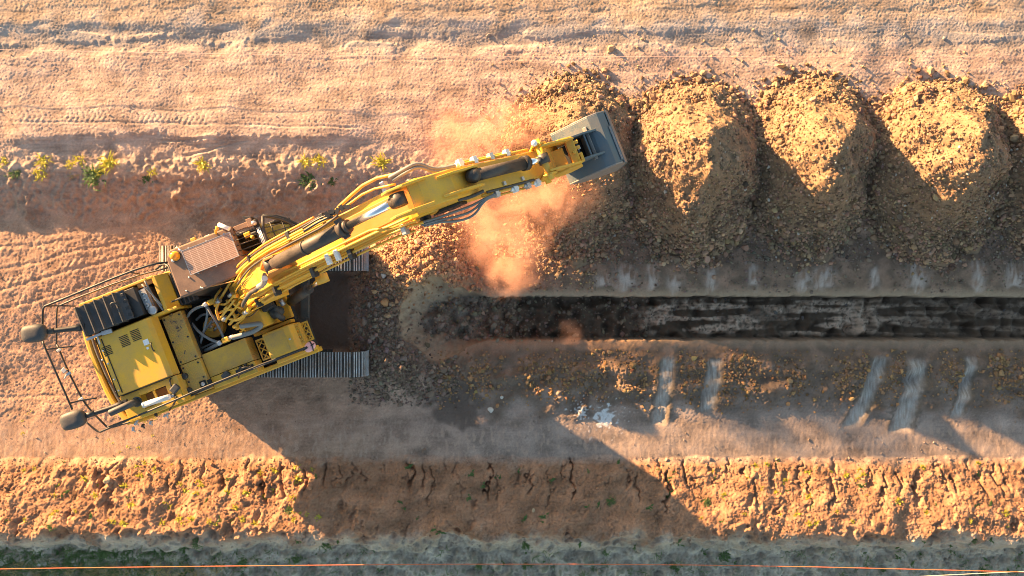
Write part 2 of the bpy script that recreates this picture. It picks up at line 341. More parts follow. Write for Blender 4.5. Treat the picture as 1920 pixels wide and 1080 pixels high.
def grid_mesh(name, P, col, material, keep=None):
    ny, nx = P.shape[:2]; idx = np.arange(ny * nx).reshape(ny, nx)
    q = np.stack([idx[:-1, :-1], idx[:-1, 1:], idx[1:, 1:], idx[1:, :-1]], -1).reshape(-1, 4)
    P = P.reshape(-1, 3); col = col.reshape(-1, 3)
    if keep is not None:
        k = keep.reshape(-1); q = q[k[q].any(1)]; used = np.unique(q); mp = np.full(len(P), -1); mp[used] = np.arange(len(used)); q = mp[q]; P = P[used]; col = col[used]
    return raw_mesh(name, P, q, col, material, True)
def raw_mesh(name, P, q, col, material, smooth):
    me = bpy.data.meshes.new(name); k = q.shape[1]
    me.vertices.add(len(P)); me.vertices.foreach_set('co', np.ascontiguousarray(P, np.float32).ravel())
    me.loops.add(q.size); me.loops.foreach_set('vertex_index', np.ascontiguousarray(q, np.int32).ravel())
    me.polygons.add(len(q)); me.polygons.foreach_set('loop_start', np.arange(0, q.size, k, dtype=np.int32))
    me.polygons.foreach_set('use_smooth', np.full(len(q), smooth))
    me.update(calc_edges=True)
    at = me.color_attributes.new('Col', 'FLOAT_COLOR', 'POINT')
    at.data.foreach_set('color', np.concatenate([col, np.ones((len(col), 1))], 1).astype(np.float32).ravel())
    me.materials.append(material)
    o = bpy.data.objects.new(name, me); COL.objects.link(o); return o
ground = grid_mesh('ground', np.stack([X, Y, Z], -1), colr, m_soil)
tag(ground, 'bare reddish dirt of the worksite with a trench and a berm', None, None, 'structure')
def gz(x, y):                            # height of the ground
    x = np.asarray(x, float); y = np.asarray(y, float)
    i = np.clip(np.searchsorted(X1, x) - 1, 0, NX - 2); j = np.clip(np.searchsorted(Y1, y) - 1, 0, NY - 2)
    tx = (x - X1[i]) / (X1[i + 1] - X1[i]); ty = (y - Y1[j]) / (Y1[j + 1] - Y1[j])
    return (Z[j, i] * (1 - tx) + Z[j, i + 1] * tx) * (1 - ty) + (Z[j + 1, i] * (1 - tx) + Z[j + 1, i + 1] * tx) * ty
def gcol(x, y):
    i = np.clip(np.searchsorted(X1, x), 0, NX - 1); j = np.clip(np.searchsorted(Y1, y), 0, NY - 1); return colr[j, i]

# ------------------------------------------------------------------ rocks
def ico(sub):
    b = bmesh.new(); bmesh.ops.create_icosphere(b, subdivisions=sub, radius=1); b.verts.ensure_lookup_table()
    v = np.array([q.co[:] for q in b.verts]); f = np.array([[q.index for q in t.verts] for t in b.faces]); b.free(); return v, f
def rot_mats(n):
    q = rng.standard_normal((n, 4)); q /= np.linalg.norm(q, axis=1)[:, None]; w, x, y, z = q.T
    return np.stack([1 - 2 * (y * y + z * z), 2 * (x * y - z * w), 2 * (x * z + y * w), 2 * (x * y + z * w), 1 - 2 * (x * x + z * z), 2 * (y * z - x * w), 2 * (x * z - y * w), 2 * (y * z + x * w), 1 - 2 * (x * x + y * y)], 1).reshape(n, 3, 3)
def rocks(name, pos, size, col, sub=1, parent=None):
    v, f = ico(sub); n = len(pos); K = 14
    sh = np.stack([v * (1 + .20 * rng.standard_normal((len(v), 1))).clip(.6, 1.4) for _ in range(K)])
    which = rng.integers(0, K, n); sc_ = rng.uniform(.65, 1.2, (n, 1, 3))
    P = np.einsum('nij,nvj->nvi', rot_mats(n), sh[which] * sc_) * size[:, None, None]
    P[..., 2] *= .85; P = P + pos[:, None, :]
    F = (f[None] + (np.arange(n) * len(v))[:, None, None]).reshape(-1, 3)
    o = raw_mesh(name, P.reshape(-1, 3), F, np.repeat(col, len(v), 0), m_clod, False)
    if parent: o.parent = parent
    return o
def vary(col, n, amt=.22):
    c = np.asarray(col) * (1 + amt * rng.standard_normal((n, 1))).clip(.45, 1.7) * (1 + .06 * rng.standard_normal((n, 3))); return c.clip(.02, .8)

# the spoil heaps along the trench
HU = [1075, 1292, 1512, 1742, 1972]; HH = [1.6, 1.95, 1.85, 2.05, 2.05]
HL = ['spoil heap of brown clods partly behind the raised excavator bucket', 'spoil heap just right of the bucket, its lit face ending in a long tip',
      'middle spoil heap with a blunt ragged lit face, between two pointed ones', 'spoil heap with the widest golden lit face, a sharp point at its bottom',
      'spoil heap cut off by the right edge of the picture']
heap_tops = []
hn = 240
for hi, (hu, hh, hl) in enumerate(zip(HU, HH, HL)):
    cx, cy = (hu - 960) / S, (540 - 306 - (0, 4, -6, 5, 0)[hi]) / S; wx = (1.55, 1.66, 1.5, 1.72, 1.6)[hi]
    gx = np.arange(cx - 2.5, cx + 2.5, .03); gy = np.arange(cy - 3.2, cy + 3.3, .03); GX, GY = np.meshgrid(gx, gy)
    rr = np.random.default_rng(100 + hi)
    f_x = np.fft.fftfreq(len(gx), .03)[None]; f_y = np.fft.fftfreq(len(gy), .03)[:, None]; f_ = np.hypot(f_x, f_y) + 1e-9
    def hb(wl):
        q = np.real(np.fft.ifft2(np.fft.fft2(rr.standard_normal(GX.shape)) * np.exp(-(np.log(f_ * wl) / .55) ** 2))); return q / q.std()
    def hprof(x, y, wobble=0):
        ddx = (x - cx) / wx; ddy = y - cy; ddy = np.sign(ddy) * np.maximum(0, np.abs(ddy) - .15) / np.where(ddy > 0, 1.70, 2.06)
        return np.sqrt(ddx ** 2 + ddy ** 2 + .012) - .11 + wobble
    r_ = hprof(GX, GY, .045 * hb(1.6) + .018 * hb(.7)); h_ = hh * (1 - r_)
    base = gz(GX, GY)
    hz = np.where(h_ > 0, h_, -.25 * np.clip(-h_, 0, 1) - .02) + .014 * hb(.4) + .009 * hb(.17) + .007 * hb(.08)
    hz = np.where(h_ > 0, base * (1 - .35 * np.clip(1 - r_, 0, 1)) + hz, base + np.minimum(hz, -.01))
    cc = np.array((.26, .165, .10)) * (1 + .08 * hb(.5) + .06 * hb(.1))[..., None]
    cc = cc * (1 - .5 * ss(-.2, 1.4, (cy - GY))[..., None] * 0) 
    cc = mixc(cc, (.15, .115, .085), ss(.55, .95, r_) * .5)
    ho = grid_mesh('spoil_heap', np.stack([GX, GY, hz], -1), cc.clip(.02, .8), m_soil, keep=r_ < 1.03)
    tag(ho, hl, 'spoil heap', 'spoil heaps in a row beside the trench')
    n = 24000; px = rng.uniform(gx[0], gx[-1], n); py = rng.uniform(gy[0], gy[-1], n); rq = hprof(px, py)
    foot = np.clip(rq, 0, 1.2); dens = np.where(rq < 1.0, np.clip(.8 + .2 * foot, 0, 1), np.exp(-(rq - 1.0) / .05)) * (rng.random(n) < .98)
    k = rng.random(n) < dens; px, py, rq = px[k], py[k], rq[k]; n = len(px)
    size = np.exp(rng.normal(-3.92, .45, n)) * (.75 + .65 * np.clip(rq, 0, 1.1) ** 2)
    big = rng.random(n) < .015 + .07 * ss(.75, 1.0, rq); size = np.where(big, size * rng.uniform(1.5, 2.3, n), size); size = size.clip(.010, .095)
    i = np.clip(np.searchsorted(gx, px), 0, len(gx) - 1); j = np.clip(np.searchsorted(gy, py), 0, len(gy) - 1)
    z = np.where(rq < 1.02, np.maximum(hz[j, i], gz(px, py)), gz(px, py))
    co = vary((.31, .20, .122), n); dk = rng.random(n) < .25; co[dk] *= np.array((.6, .62, .66)); co[(rng.random(n) < .02) & (size < .045)] = (.45, .40, .33)
    cl = rocks('clod_cover', np.stack([px, py, z + .25 * size], 1), size, co, 1, ho); tag(cl, kind='stuff')
    heap_tops.append((cx, cy, hprof, gx, gy, hz))
def top_z(x, y):
    z = float(gz(x, y))
    for cx, cy, hp, gx, gy, hz in heap_tops:
        if gx[0] < x < gx[-1] and gy[0] < y < gy[-1] and hp(x, y) < 1.0: z = max(z, float(hz[min(np.searchsorted(gy, y), len(gy) - 1), min(np.searchsorted(gx, x), len(gx) - 1)]))
    return z

# loose rubble: nobody could count it
def scatter(n, u0, u1, v0, v1, f):
    u = rng.uniform(u0, u1, n); v = rng.uniform(v0, v1, n); k = rng.random(n) < f(u, v); return u[k], v[k]
pu, pv, psz, pc = [], [], [], []
def rub(n, box, f, mu, sig, col, amt=.25):
    u, v = scatter(n, *box, f); pu.append(u); pv.append(v); psz.append(np.exp(rng.normal(math.log(mu), sig, len(u)))); pc.append(vary(col, len(u), amt) if col else (gcol((u - 960) / S, (540 - v) / S) * rng.uniform(.7, 1.1, (len(u), 1))))
G = lambda u, v, a, b, c, d: np.exp(-((u - a) / c) ** 2 - ((v - b) / d) ** 2)
in_tr = lambda u, v: (np.abs(v - 597) < 44) & (u > 860)
rub(9000, (680, 900, 400, 580), lambda u, v: np.where(in_tr(u, v), 0, G(u, v, 795, 475, 85, 75)), .022, .5, (.40, .225, .125))
rub(9000, (655, 860, 480, 760), lambda u, v: np.where(in_tr(u, v), 0, G(u, v, 715, 610, 60, 120) + .8 * G(u, v, 800, 700, 110, 45)), .019, .55, (.20, .145, .105))
rub(12000, (820, 1960, 655, 775), lambda u, v: (.22 + .78 * (np.sin(u / 47) * np.sin(u / 23 + 1) > -.15)) * np.exp(-((v - 700) / 42) ** 2), .019, .5, (.30, .175, .085))
rub(9000, (960, 1960, 440, 548), lambda u, v: .35 + .65 * (v < 495), .015, .55, (.20, .15, .11))
rub(3500, (805, 1230, 556, 640), lambda u, v: 1.0 - .75 * (u > 980), .018, .6, (.25, .19, .135))
rub(400, (1180, 1960, 560, 600), lambda u, v: .4, .015, .6, (.22, .19, .16))
rub(6000, (900, 1960, 60, 330), lambda u, v: np.exp(-np.maximum(0, 190 - v) / 34) * .9, .013, .55, (.33, .24, .165))
rub(5000, (-30, 1960, -20, 330), lambda u, v: .25 + 0 * u, .009, .5, None)
rub(22000, (-30, 1960, 856, 1080), lambda u, v: .9 - .4 * (v > 1000), .0105, .5, None)
rub(2500, (-30, 700, 410, 860), lambda u, v: .4 + 0 * u, .009, .5, None)
rub(1500, (700, 1960, 740, 860), lambda u, v: .5 + 0 * u, .009, .6, None)
rub(1500, (870, 1130, 380, 545), lambda u, v: .8 + 0 * u, .017, .5, (.30, .20, .12))
pu = np.concatenate(pu); pv = np.concatenate(pv); psz = np.concatenate(psz).clip(.005, .09); pc = np.concatenate(pc)
tq = tr[np.clip(np.searchsorted(Y1, (540 - pv) / S), 0, NY - 1), np.clip(np.searchsorted(X1, (pu - 960) / S), 0, NX - 1)]; ok = ~((pu < 890) & (tq > .03) & (tq < .9) & (rng.random(len(pu)) < .8))
for (u0, v0, u1, v1, w) in swipes:
    t = np.clip((pv - v0) / (v1 - v0), 0, 1); ok &= ~((np.abs(pu - (u0 + (u1 - u0) * t ** 1.3)) < w * 1.1) & (pv < v1))
for u, v, w in smN: ok &= ~((np.abs(pu - u) < w * .7) & (pv > 500) & (pv < 548))
pu, pv, psz, pc = pu[ok], pv[ok], psz[ok], pc[ok]
rx, ry = (pu - 960) / S, (540 - pv) / S
rb = rocks('rubble', np.stack([rx, ry, gz(rx, ry) + .25 * psz], 1), psz, pc, 1)
tag(rb, 'small loose clods and pebbles strewn over the dirt', None, None, 'stuff')

# stones one can pick out
stone_meshes = []
for k in range(7):
    v, f = ico(3); r_ = np.random.default_rng(300 + k); d = r_.standard_normal((9, 3)); d /= np.linalg.norm(d, axis=1)[:, None]
    v = v.copy()
    for q in d: h = v @ q; cut = r_.uniform(.55, .85); v -= np.maximum(0, h - cut)[:, None] * q
    v *= (1 + .05 * r_.standard_normal((len(v), 1)) * .5); v *= r_.uniform(.75, 1.2, 3)
    stone_meshes.append((v, f))
def smesh(k, col, nm='stone'):
    v, f = stone_meshes[k]; o = raw_mesh(nm, v, f, np.tile(col, (len(v), 1)), m_clod, False); return o
protos = {}
def stone(u, v, size, label, colname='brown', group=None, flat=.8, zup=None, tall=1):
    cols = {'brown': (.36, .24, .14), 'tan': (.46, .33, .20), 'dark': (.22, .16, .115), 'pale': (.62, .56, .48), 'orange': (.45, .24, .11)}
    k = random.randrange(7); key = (k, colname)
    if key in protos: o = protos[key].copy(); COL.objects.link(o)
    else: o = smesh(k, cols[colname]); protos[key] = o
    x, y = W(u, v, 0); z = top_z(x, y)
    x, y = W(u, v, z); z = top_z(x, y)
    o.location = (x, y, z + size * .3); o.rotation_euler = (random.uniform(-.3, .3), random.uniform(-.3, .3), random.uniform(0, 6.28))
    o.scale = (size, size * random.uniform(.75, 1), size * flat * tall)
    for kk in ('label', 'group', 'category'):
        if kk in o: del o[kk]
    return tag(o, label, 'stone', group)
stone(1145, 91, .105, 'round tan stone alone on the upper track, casting the longest shadow', 'tan', tall=1.3)
stone(1464, 124, .10, 'upright tan stone standing above the valley between two heaps', 'tan', tall=1.3)
stone(1318, 136, .085, 'tan stone at the top rim of the heap right of the bucket', 'tan')
stone(1745, 133, .11, 'largest tan clod at the top rim of the widest lit heap', 'tan')
stone(1845, 160, .10, 'tan clod on the upper right shoulder of the widest lit heap', 'tan')
stone(1357, 368, .075, 'pale flat stone in the shade below the long orange tip', 'pale', flat=.5)
stone(1116, 466, .12, 'largest brown stone of a small cluster at the foot of the heap under the bucket', 'brown')
stone(1100, 464, .075, 'smaller brown stone touching the left side of the large foot stone', 'brown')
stone(1131, 463, .07, 'smaller brown stone touching the right side of the large foot stone', 'brown')
stone(941, 745, .06, 'chipped pale stone in the shaded dirt south of the trench end', 'pale')
stone(920, 769, .085, 'broken cream stone, lowest of the pale ones south of the trench', 'pale')
stone(723, 568, .12, 'orange sunlit boulder in the dark gravel in front of the tracks', 'orange')
stone(727, 592, .09, 'brown boulder just below the orange sunlit one', 'brown')
stone(720, 517, .07, 'white chunk on the gravel left of the trench end', 'pale', flat=.5)
stone(806, 738, .12, 'dark boulder below the gravel ring at the trench end', 'dark')
stone(1477, 757, .07, 'orange stone south of the trench at the edge of the shade', 'orange')
stone(1000, 958, .05, 'tan stone on the shaded middle of the berm', 'tan')
stone(205, 898, .10, 'smooth tan stone on the sunlit berm below the counterweight', 'tan')
stone(878, 597, .07, 'brown stone on the ramp down into the trench', 'brown')
stone(1245, 495, .06, 'tan stone lowest below the long orange tip', 'tan')
stone(1545, 490, .06, 'round tan stone at the foot of the middle heap', 'tan')
stone(1628, 487, .07, 'dark stone half sunk in the smeared strip above the trench', 'dark')
def stones(n, f, smin, smax, label, group, cols):
    c = 0
    while c < n:
        u, v = f()
        if 1040 < u < 1170 and 210 < v < 350: continue
        stone(u, v, math.exp(random.uniform(math.log(smin), math.log(smax))), label, random.choice(cols), group); c += 1
hx = lambda: random.choice(HU[1:4])
def rimtop():
    h = hx(); t = random.uniform(R(25), R(155)); return h + 118 * math.cos(t), 350 - 195 * math.sin(t) + random.uniform(-12, 12)
def rimbot():
    h = random.choice(HU[:4]); t = random.uniform(R(30), R(150)); return h + 115 * math.cos(t), 352 + 128 * math.sin(t) + random.uniform(-12, 10)
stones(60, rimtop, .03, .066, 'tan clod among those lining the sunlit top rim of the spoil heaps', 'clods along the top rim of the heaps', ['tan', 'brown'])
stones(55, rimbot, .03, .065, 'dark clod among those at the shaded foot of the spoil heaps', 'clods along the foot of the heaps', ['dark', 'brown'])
stones(32, lambda: (random.uniform(970, 1900), random.uniform(55, 140)), .02, .045, 'small stone with a long thin shadow on the flat dirt above the heaps', 'stones on the flat dirt above the heaps', ['tan'])
stones(34, lambda: (random.uniform(660, 760), random.uniform(510, 720)), .03, .06, 'dark clod in the gravel between the tracks and the trench end', 'clods before the tracks', ['dark', 'brown'])
stones(34, lambda: (random.uniform(720, 860), random.uniform(420, 510)), .03, .06, 'orange clod on the sunlit pile beside the trench end', 'clods on the sunlit pile', ['orange'])
stones(40, lambda: (random.choice([1150, 1190, 1290, 1390, 1440, 1500, 1550, 1670, 1760, 1860]) + random.gauss(0, 22), random.uniform(665, 750)), .025, .05, 'brown clod in the rubble between the scrape marks south of the trench', 'clods south of the trench', ['orange', 'brown'])

# ------------------------------------------------------------------ weeds and grass
def leaf_mat(name, c):
    m = mat(name, c, .6); b = m.node_tree.nodes['Principled BSDF']; b.inputs['Subsurface Weight'].default_value = 0
    N = m.node_tree.nodes; L = m.node_tree.links; t = N.new('ShaderNodeBsdfTranslucent'); t.inputs['Color'].default_value = (*c, 1)
    x = N.new('ShaderNodeMixShader'); x.inputs[0].default_value = .35; L.new(b.outputs[0], x.inputs[1]); L.new(t.outputs[0], x.inputs[2]); L.new(x.outputs[0], N['Material Output'].inputs['Surface']); return m
m_weed = leaf_mat('weed_yellow_green', (.52, .46, .04)); m_green = leaf_mat('weed_green', (.10, .17, .04)); m_straw = leaf_mat('dry_straw', (.45, .33, .14))
def blades(mb, c, n, ln, w, spread, lift=.6):
    for _ in range(n):
        a = random.uniform(0, 6.28); l = ln * random.uniform(.5, 1.1); o = Vector((random.gauss(0, spread), random.gauss(0, spread), 0)) + Vector(c)
        d = Vector((math.cos(a), math.sin(a), 0)); q = Vector((-d.y, d.x, 0)) * w * random.uniform(.6, 1.2); up = random.uniform(.4, 1.2) * lift
        p1 = o + d * l * .45 + Vector((0, 0, l * .55 * up)); p2 = o + d * l + Vector((0, 0, l * .45 * up))
        mb.add([o - q * .5, o + q * .5, p1 - q, p1 + q, p2], [(0, 1, 3, 2), (2, 3, 4)])
def tuft_proto(n, ln, w, spread, m, lift=.6): mb = MB(); blades(mb, (0, 0, 0), n, ln, w, spread, lift); return mb.build('weed_tuft', m)
TP = [tuft_proto(46, .17, .014, .05, m_weed), tuft_proto(40, .15, .012, .06, m_weed), tuft_proto(60, .16, .012, .07, m_green), tuft_proto(16, .10, .02, .025, m_weed), tuft_proto(14, .09, .018, .03, m_green), tuft_proto(22, .2, .010, .03, m_straw, .3)]
tp_used = set()
def tuft(u, v, k, s, label, group=None):
    if k in tp_used: o = TP[k].copy(); COL.objects.link(o)
    else: o = TP[k]; tp_used.add(k)
    x, y = W(u, v); z = float(gz(x, y)); x, y = W(u, v, z); z = float(gz(x, y))
    o.location = (x, y, z - .01); o.rotation_euler = (0, 0, random.uniform(0, 6.28)); o.scale = (s, s, s)
    for kk in ('label', 'group'):
        if kk in o: del o[kk]
    return tag(o, label, 'weed', group)
tuft(716, 304, 0, 1.3, 'lone bright yellow weed on the bank edge, nearest the excavator arm')
tuft(572, 303, 0, 1.1, 'yellow weed left of a sparser one on the bank edge above the boom'); tuft(600, 304, 1, 1.2, 'sparse yellow weed beside a denser one on the bank edge above the boom')
tuft(379, 309, 0, 1.15, 'yellow weed on a pale tongue of dirt above the cab'); tuft(284, 321, 1, .9, 'small yellow weed hanging on the bank edge above the cab')
tuft(150, 302, 1, 1.1, 'yellow weed on the upper left bank, highest of its row'); tuft(80, 302, 0, 1.2, 'yellow weed with orange stems on the upper left bank')
tuft(206, 305, 0, 1.5, 'widest yellow weed clump on the upper left bank'); tuft(186, 318, 1, 1.1, 'yellow weed drooping below the widest clump')
tuft(75, 328, 1, 1.2, 'yellow weed sprawling down the shaded bank at left'); tuft(130, 310, 1, .8, 'small yellow weed between two larger ones at left'); tuft(4, 305, 1, 1, 'yellow weed at the left edge of the picture')
tuft(28, 324, 2, 1.0, 'small green weed in the shade near the left edge'); tuft(175, 331, 2, 1.7, 'large dark green clump in the shade below the yellow weeds')
tuft(580, 339, 2, 1.5, 'long green clump in the shade above the boom'); tuft(622, 336, 2, .9, 'small green clump in the shade right of the long one'); tuft(270, 333, 2, .8, 'small green clump in the shade above the cab'); tuft(132, 328, 5, 1, 'thin yellow straw sprig in the shade of the bank')
def rnd_berm(u0, u1):
    while True:
        u, v = random.uniform(u0, u1), random.uniform(868, 996)
        return u, v
for k in range(72):
    u, v = rnd_berm(0, 600); tuft(u, v, random.choice([3, 3, 3, 4]), random.uniform(.6, 1.25), 'small yellow green weed on the sunlit left stretch of the berm', 'weeds on the left berm')
for k in range(46):
    u, v = rnd_berm(1300, 1890); tuft(u, v, random.choice([3, 3, 4]), random.uniform(.6, 1.2), 'small yellow green weed on the sunlit right stretch of the berm', 'weeds on the right berm')
for k in range(24):
    u, v = rnd_berm(640, 1290); tuft(u, v, 4, random.uniform(.6, 1.3), 'small green weed on the shaded middle stretch of the berm', 'weeds on the shaded berm')
for u, v, s, l in [(541, 962, 1.5, 'dark green weed in a hollow at the end of the lit left berm'), (1146, 942, 1.2, 'dark green weed in the shade before the right lit berm'), (1326, 943, 1.3, 'yellow and green weed in the first hollow of the right lit berm')]: tuft(u, v, 2, s * .6, l)
for k in range(20):
    tuft(random.uniform(40, 300), random.uniform(770, 850), 3, random.uniform(.4, .7), 'tiny yellow weed on the flat dirt under the counterweight', 'weeds under the counterweight')
for k in range(64):
    tuft(random.uniform(-10, 1930), random.uniform(1008, 1074), random.choice([4, 4, 2]), random.uniform(.5, 1.0), 'dark green weed on the shaded lower side of the berm', 'weeds below the berm')
mb = MB(); mb2 = MB()
for k in range(520):
    u = random.choice([random.uniform(-20, 300), random.uniform(-20, 480), random.uniform(-20, 1940)]); v = random.uniform(1030, 1090)
    if u > 350 and random.random() < .6: continue
    x, y = W(u, v); blades(mb, (x, y, float(gz(x, y)) - .01), 10, .17, .007, .05, .7)
g_ = mb.build('grass', m_green); tag(g_, 'dark green grass along the shaded bottom of the berm', None, None, 'stuff')
for k in range(130):
    u, v = random.uniform(-10, 420), random.uniform(1062, 1085)
    x, y = W(u, v); blades(mb2, (x, y, float(gz(x, y))), 7, .22, .006, .06, .8)
g2 = mb2.build('dry_grass', m_straw); tag(g2, 'dry yellow grass stalks at the bottom left edge', None, None, 'stuff')

# ------------------------------------------------------------------ survey strings
m_str = mat('orange_string', (.62, .17, .07), .8); m_str2 = mat('pink_string', (.80, .50, .40), .6); m_wh = mat('pale_string', (.7, .66, .5), .6)
def string(pts, z, r, m, label):
    mb = MB(); P = [(*W(u, v, z), z + dz) for u, v, dz in pts]; mb.tube(P, r, 6, 1); return tag(mb.build('string_line', m), label, 'string line')
string([(-400, 84, .02), (0, 93.5, 0), (300, 99, 0), (640, 104.5, 0), (1000, 106, 0), (1500, 107, 0), (1920, 107, 0), (2300, 107, .02)], .74, .006, m_str2, 'thin pink string stretched across the upper dirt track')
string([(-400, 1074, .02), (0, 1066.5, 0), (500, 1060.5, 0), (960, 1057, 0), (1400, 1060, 0), (1900, 1072, 0), (2300, 1082, .02)], .75, .0095, m_str, 'orange string stretched along the bottom of the berm')
string([(1500, 1092, 0), (1800, 1077, 0), (1920, 1071.5, 0), (2300, 1056, 0)], .5, .008, m_wh, 'pale string crossing the orange one at the lower right corner')
#EXCAVATOR#
# ------------------------------------------------------------------ the excavator
ex = bpy.data.objects.new('excavator', None); COL.objects.link(ex); ex.location = (C[0], C[1], 0)
tag(ex, 'yellow crawler excavator with its boom raised and the bucket tipped out over the spoil heaps', 'excavator')
def up(mb, name, mt, parent=ex, bevel=0):          # a piece of the turning upper body
    return mb.build(name, mt, parent, bevel, A if parent is ex else 0)
# --- crawler tracks
TL, TR_, ZT, RW = 2.48, .44, .50, .60
def track(yc):
    mb = MB(); tr_ = MB(); st = TL - TR_; L = 4 * st + 2 * math.pi * TR_; n = 54
    for i in range(n):
        s = (i + .5) * L / n
        if s < 2 * st: p = (-st + s, ZT + TR_); a = 0
        elif s < 2 * st + math.pi * TR_: t = (s - 2 * st) / TR_; p = (st + TR_ * math.sin(t), ZT + TR_ * math.cos(t)); a = -t
        elif s < 4 * st + math.pi * TR_: p = (st - (s - 2 * st - math.pi * TR_), ZT - TR_); a = math.pi
        else: t = (s - 4 * st - math.pi * TR_) / TR_; p = (-st - TR_ * math.sin(t), ZT - TR_ * math.cos(t)); a = math.pi - t
        m = Matrix.Rotation(-a, 3, 'Y'); c = Vector((p[0], yc, p[1])); up_ = m @ Vector((0, 0, 1)); al = m @ Vector((1, 0, 0))
        jx = random.uniform(-.006, .006)
        mb.obox(c, (L / n * .93, RW, .035), m)
        for q, h in ((-.062, .04), (.0, .03), (.062, .04)): tr_.obox(c + up_ * .034 + al * q, (.020, RW, h), m)
        if i % 1 == 0:
            for w in (-.13, .13): mb.obox(c + up_ * .022 + al * .035 + Vector((0, w + jx, 0)), (.03, .045, .02), m)
    return mb, tr_
yN, yS = (540 - (540 + (484 - 540) * .952)) / S - C[1], (540 - (540 + (684 - 540) * .952)) / S - C[1]
for y in (yN, yS):
    ta, tb = track(y); t_ = ta.build('track', m_shoe, ex); tb.build('tread', m_steel, t_)
    f = MB(); f.prof([(-2.1, .11), (2.1, .11), (2.35, .5), (2.1, .89), (-2.1, .89), (-2.35, .5)], y - .17, y + .17); f.build('track_frame', m_frame, t_, .02)
    for q in (-2.04, 2.04): MB().cyl((q, y - .2, .5), (q, y + .2, .5), .38, 24).build('idler_wheel', m_frame, t_)
mb = MB(); mb.poly([(-.9, yS + .2), (.85, yS + .2), (.62, -.7), (.62, .7), (.85, yN - .2), (-.9, yN - .2), (-.7, .7), (-.7, -.7)], .5, .86); mb.cyl((0, 0, .8), (0, 0, 1.12), .68, 32)
mb.build('carbody', m_frame, ex, .02)
mb = MB(); mb.box(.92, 1.12, yS + .3, yN - .3, .55, .68); mb.build('cross_beam', m_frame, ex, .02)
# --- main platform of the upper body
mb = MB(); mb.poly([(-3.3, -1.36), (1.05, -1.38), (1.08, -.62), (.85, -.58), (.85, .62), (1.35, .66), (1.35, 1.50), (-3.3, 1.44)], 1.12, 1.36)
up(mb, 'platform', m_blk, ex, .015)
mb = MB(); mb.box(-3.0, 1.12, -1.47, -1.36, 1.15, 1.55); up(mb, 'side_skirt', m_yel, ex, .02)
mb = MB(); mb.box(-3.0, -.85, 1.40, 1.52, 1.15, 1.62); up(mb, 'side_skirt', m_yel, ex, .02)
# --- counterweight: a curved back with a raised rim
rear = lambda b, d=0: -3.50 + d + .24 * (abs(b) / 1.48) ** 3
bs = np.linspace(-1.46, 1.46, 19)
out = [(rear(b), b) for b in bs] + [(-2.95, 1.50), (-2.95, -1.50)]
mb = MB(); mb.poly(out, 1.14, 2.12)
cw = up(mb, 'counterweight', m_yel, ex, .05)
mb = MB(); mb.poly([(rear(b, .015), b) for b in bs] + [(rear(b, .14), b * .94) for b in bs[::-1]], 2.12, 2.26); up(mb, 'rim', m_yel, cw, .035)
mb = MB(); mb.tube([(rear(b, .22), b * .93, 2.24 + .02 * math.sin(b * 3)) for b in bs] + [(-2.85, 1.30, 2.34)], .042, 10, 1); up(mb, 'hose', m_rub, cw)
mb = MB(); mb.poly([(rear(b, .30), b * .86) for b in bs[1:-1]] + [(-3.0, 1.2), (-3.0, -1.25)], 2.12, 2.34)
for b in (-.85, -.1, .6): mb.lathe((-3.1, b, 2.34), [(.05, 0), (.05, .02), (.03, .02), (.03, .0)], 16)
up(mb, 'rear_deck', m_yel, ex, .02)
# --- hood over the engine
mb = MB(); mb.prof([(-3.02, 2.3), (-1.72, 2.3), (-1.78, 2.54), (-1.86, 2.62), (-3.02, 2.62)], -.80, .56)
hood = up(mb, 'hood', m_yel, ex, .015)
def vent(a, b, n, w=.2, dz=2.625):
    mb = MB()
    for i in range(n): mb.box(a, a + w, b + i * .036, b + i * .036 + .017, dz - .02, dz)
    up(mb, 'vent', m_pit, hood)
vent(-2.98, .12, 6); vent(-2.55, .16, 7); vent(-2.28, .19, 7)
mb = MB(); mb.box(-3.02, -1.80, -.815, -.80, 2.4, 2.624); mb.box(-3.035, -3.02, -.8, .56, 2.36, 2.626); up(mb, 'seam', m_pit, hood)
mb = MB(); mb.box(-2.92, -2.90, -.75, .5, 2.622, 2.63); up(mb, 'hinge_strip', m_pit, hood)
mb = MB()
for b in (-.68, -.42, -.05, .25): mb.lathe((-2.97, b, 2.62), [(.022, 0), (.022, .012), (0, .014)], 10)
for a, b in ((-3.14, -.2), (-3.16, -.66), (-3.2, .1)): mb.lathe((a, b, 2.34), [(.02, 0), (.02, .012), (0, .014)], 10)
up(mb, 'bolt', m_grey, hood)
mb = MB(); mb.tube([(-1.93, .02, 2.62), (-1.93, .02, 2.68), (-1.93, -.16, 2.68), (-1.93, -.16, 2.62)], .014, 8, 1); up(mb, 'handle', m_blk, hood)
mb = MB(); mb.box(-2.09, -1.97, .02, .14, 2.62, 2.626); mb.box(-2.07, -2.02, -.08, -.03, 2.62, 2.626); up(mb, 'sticker', m_white, hood)
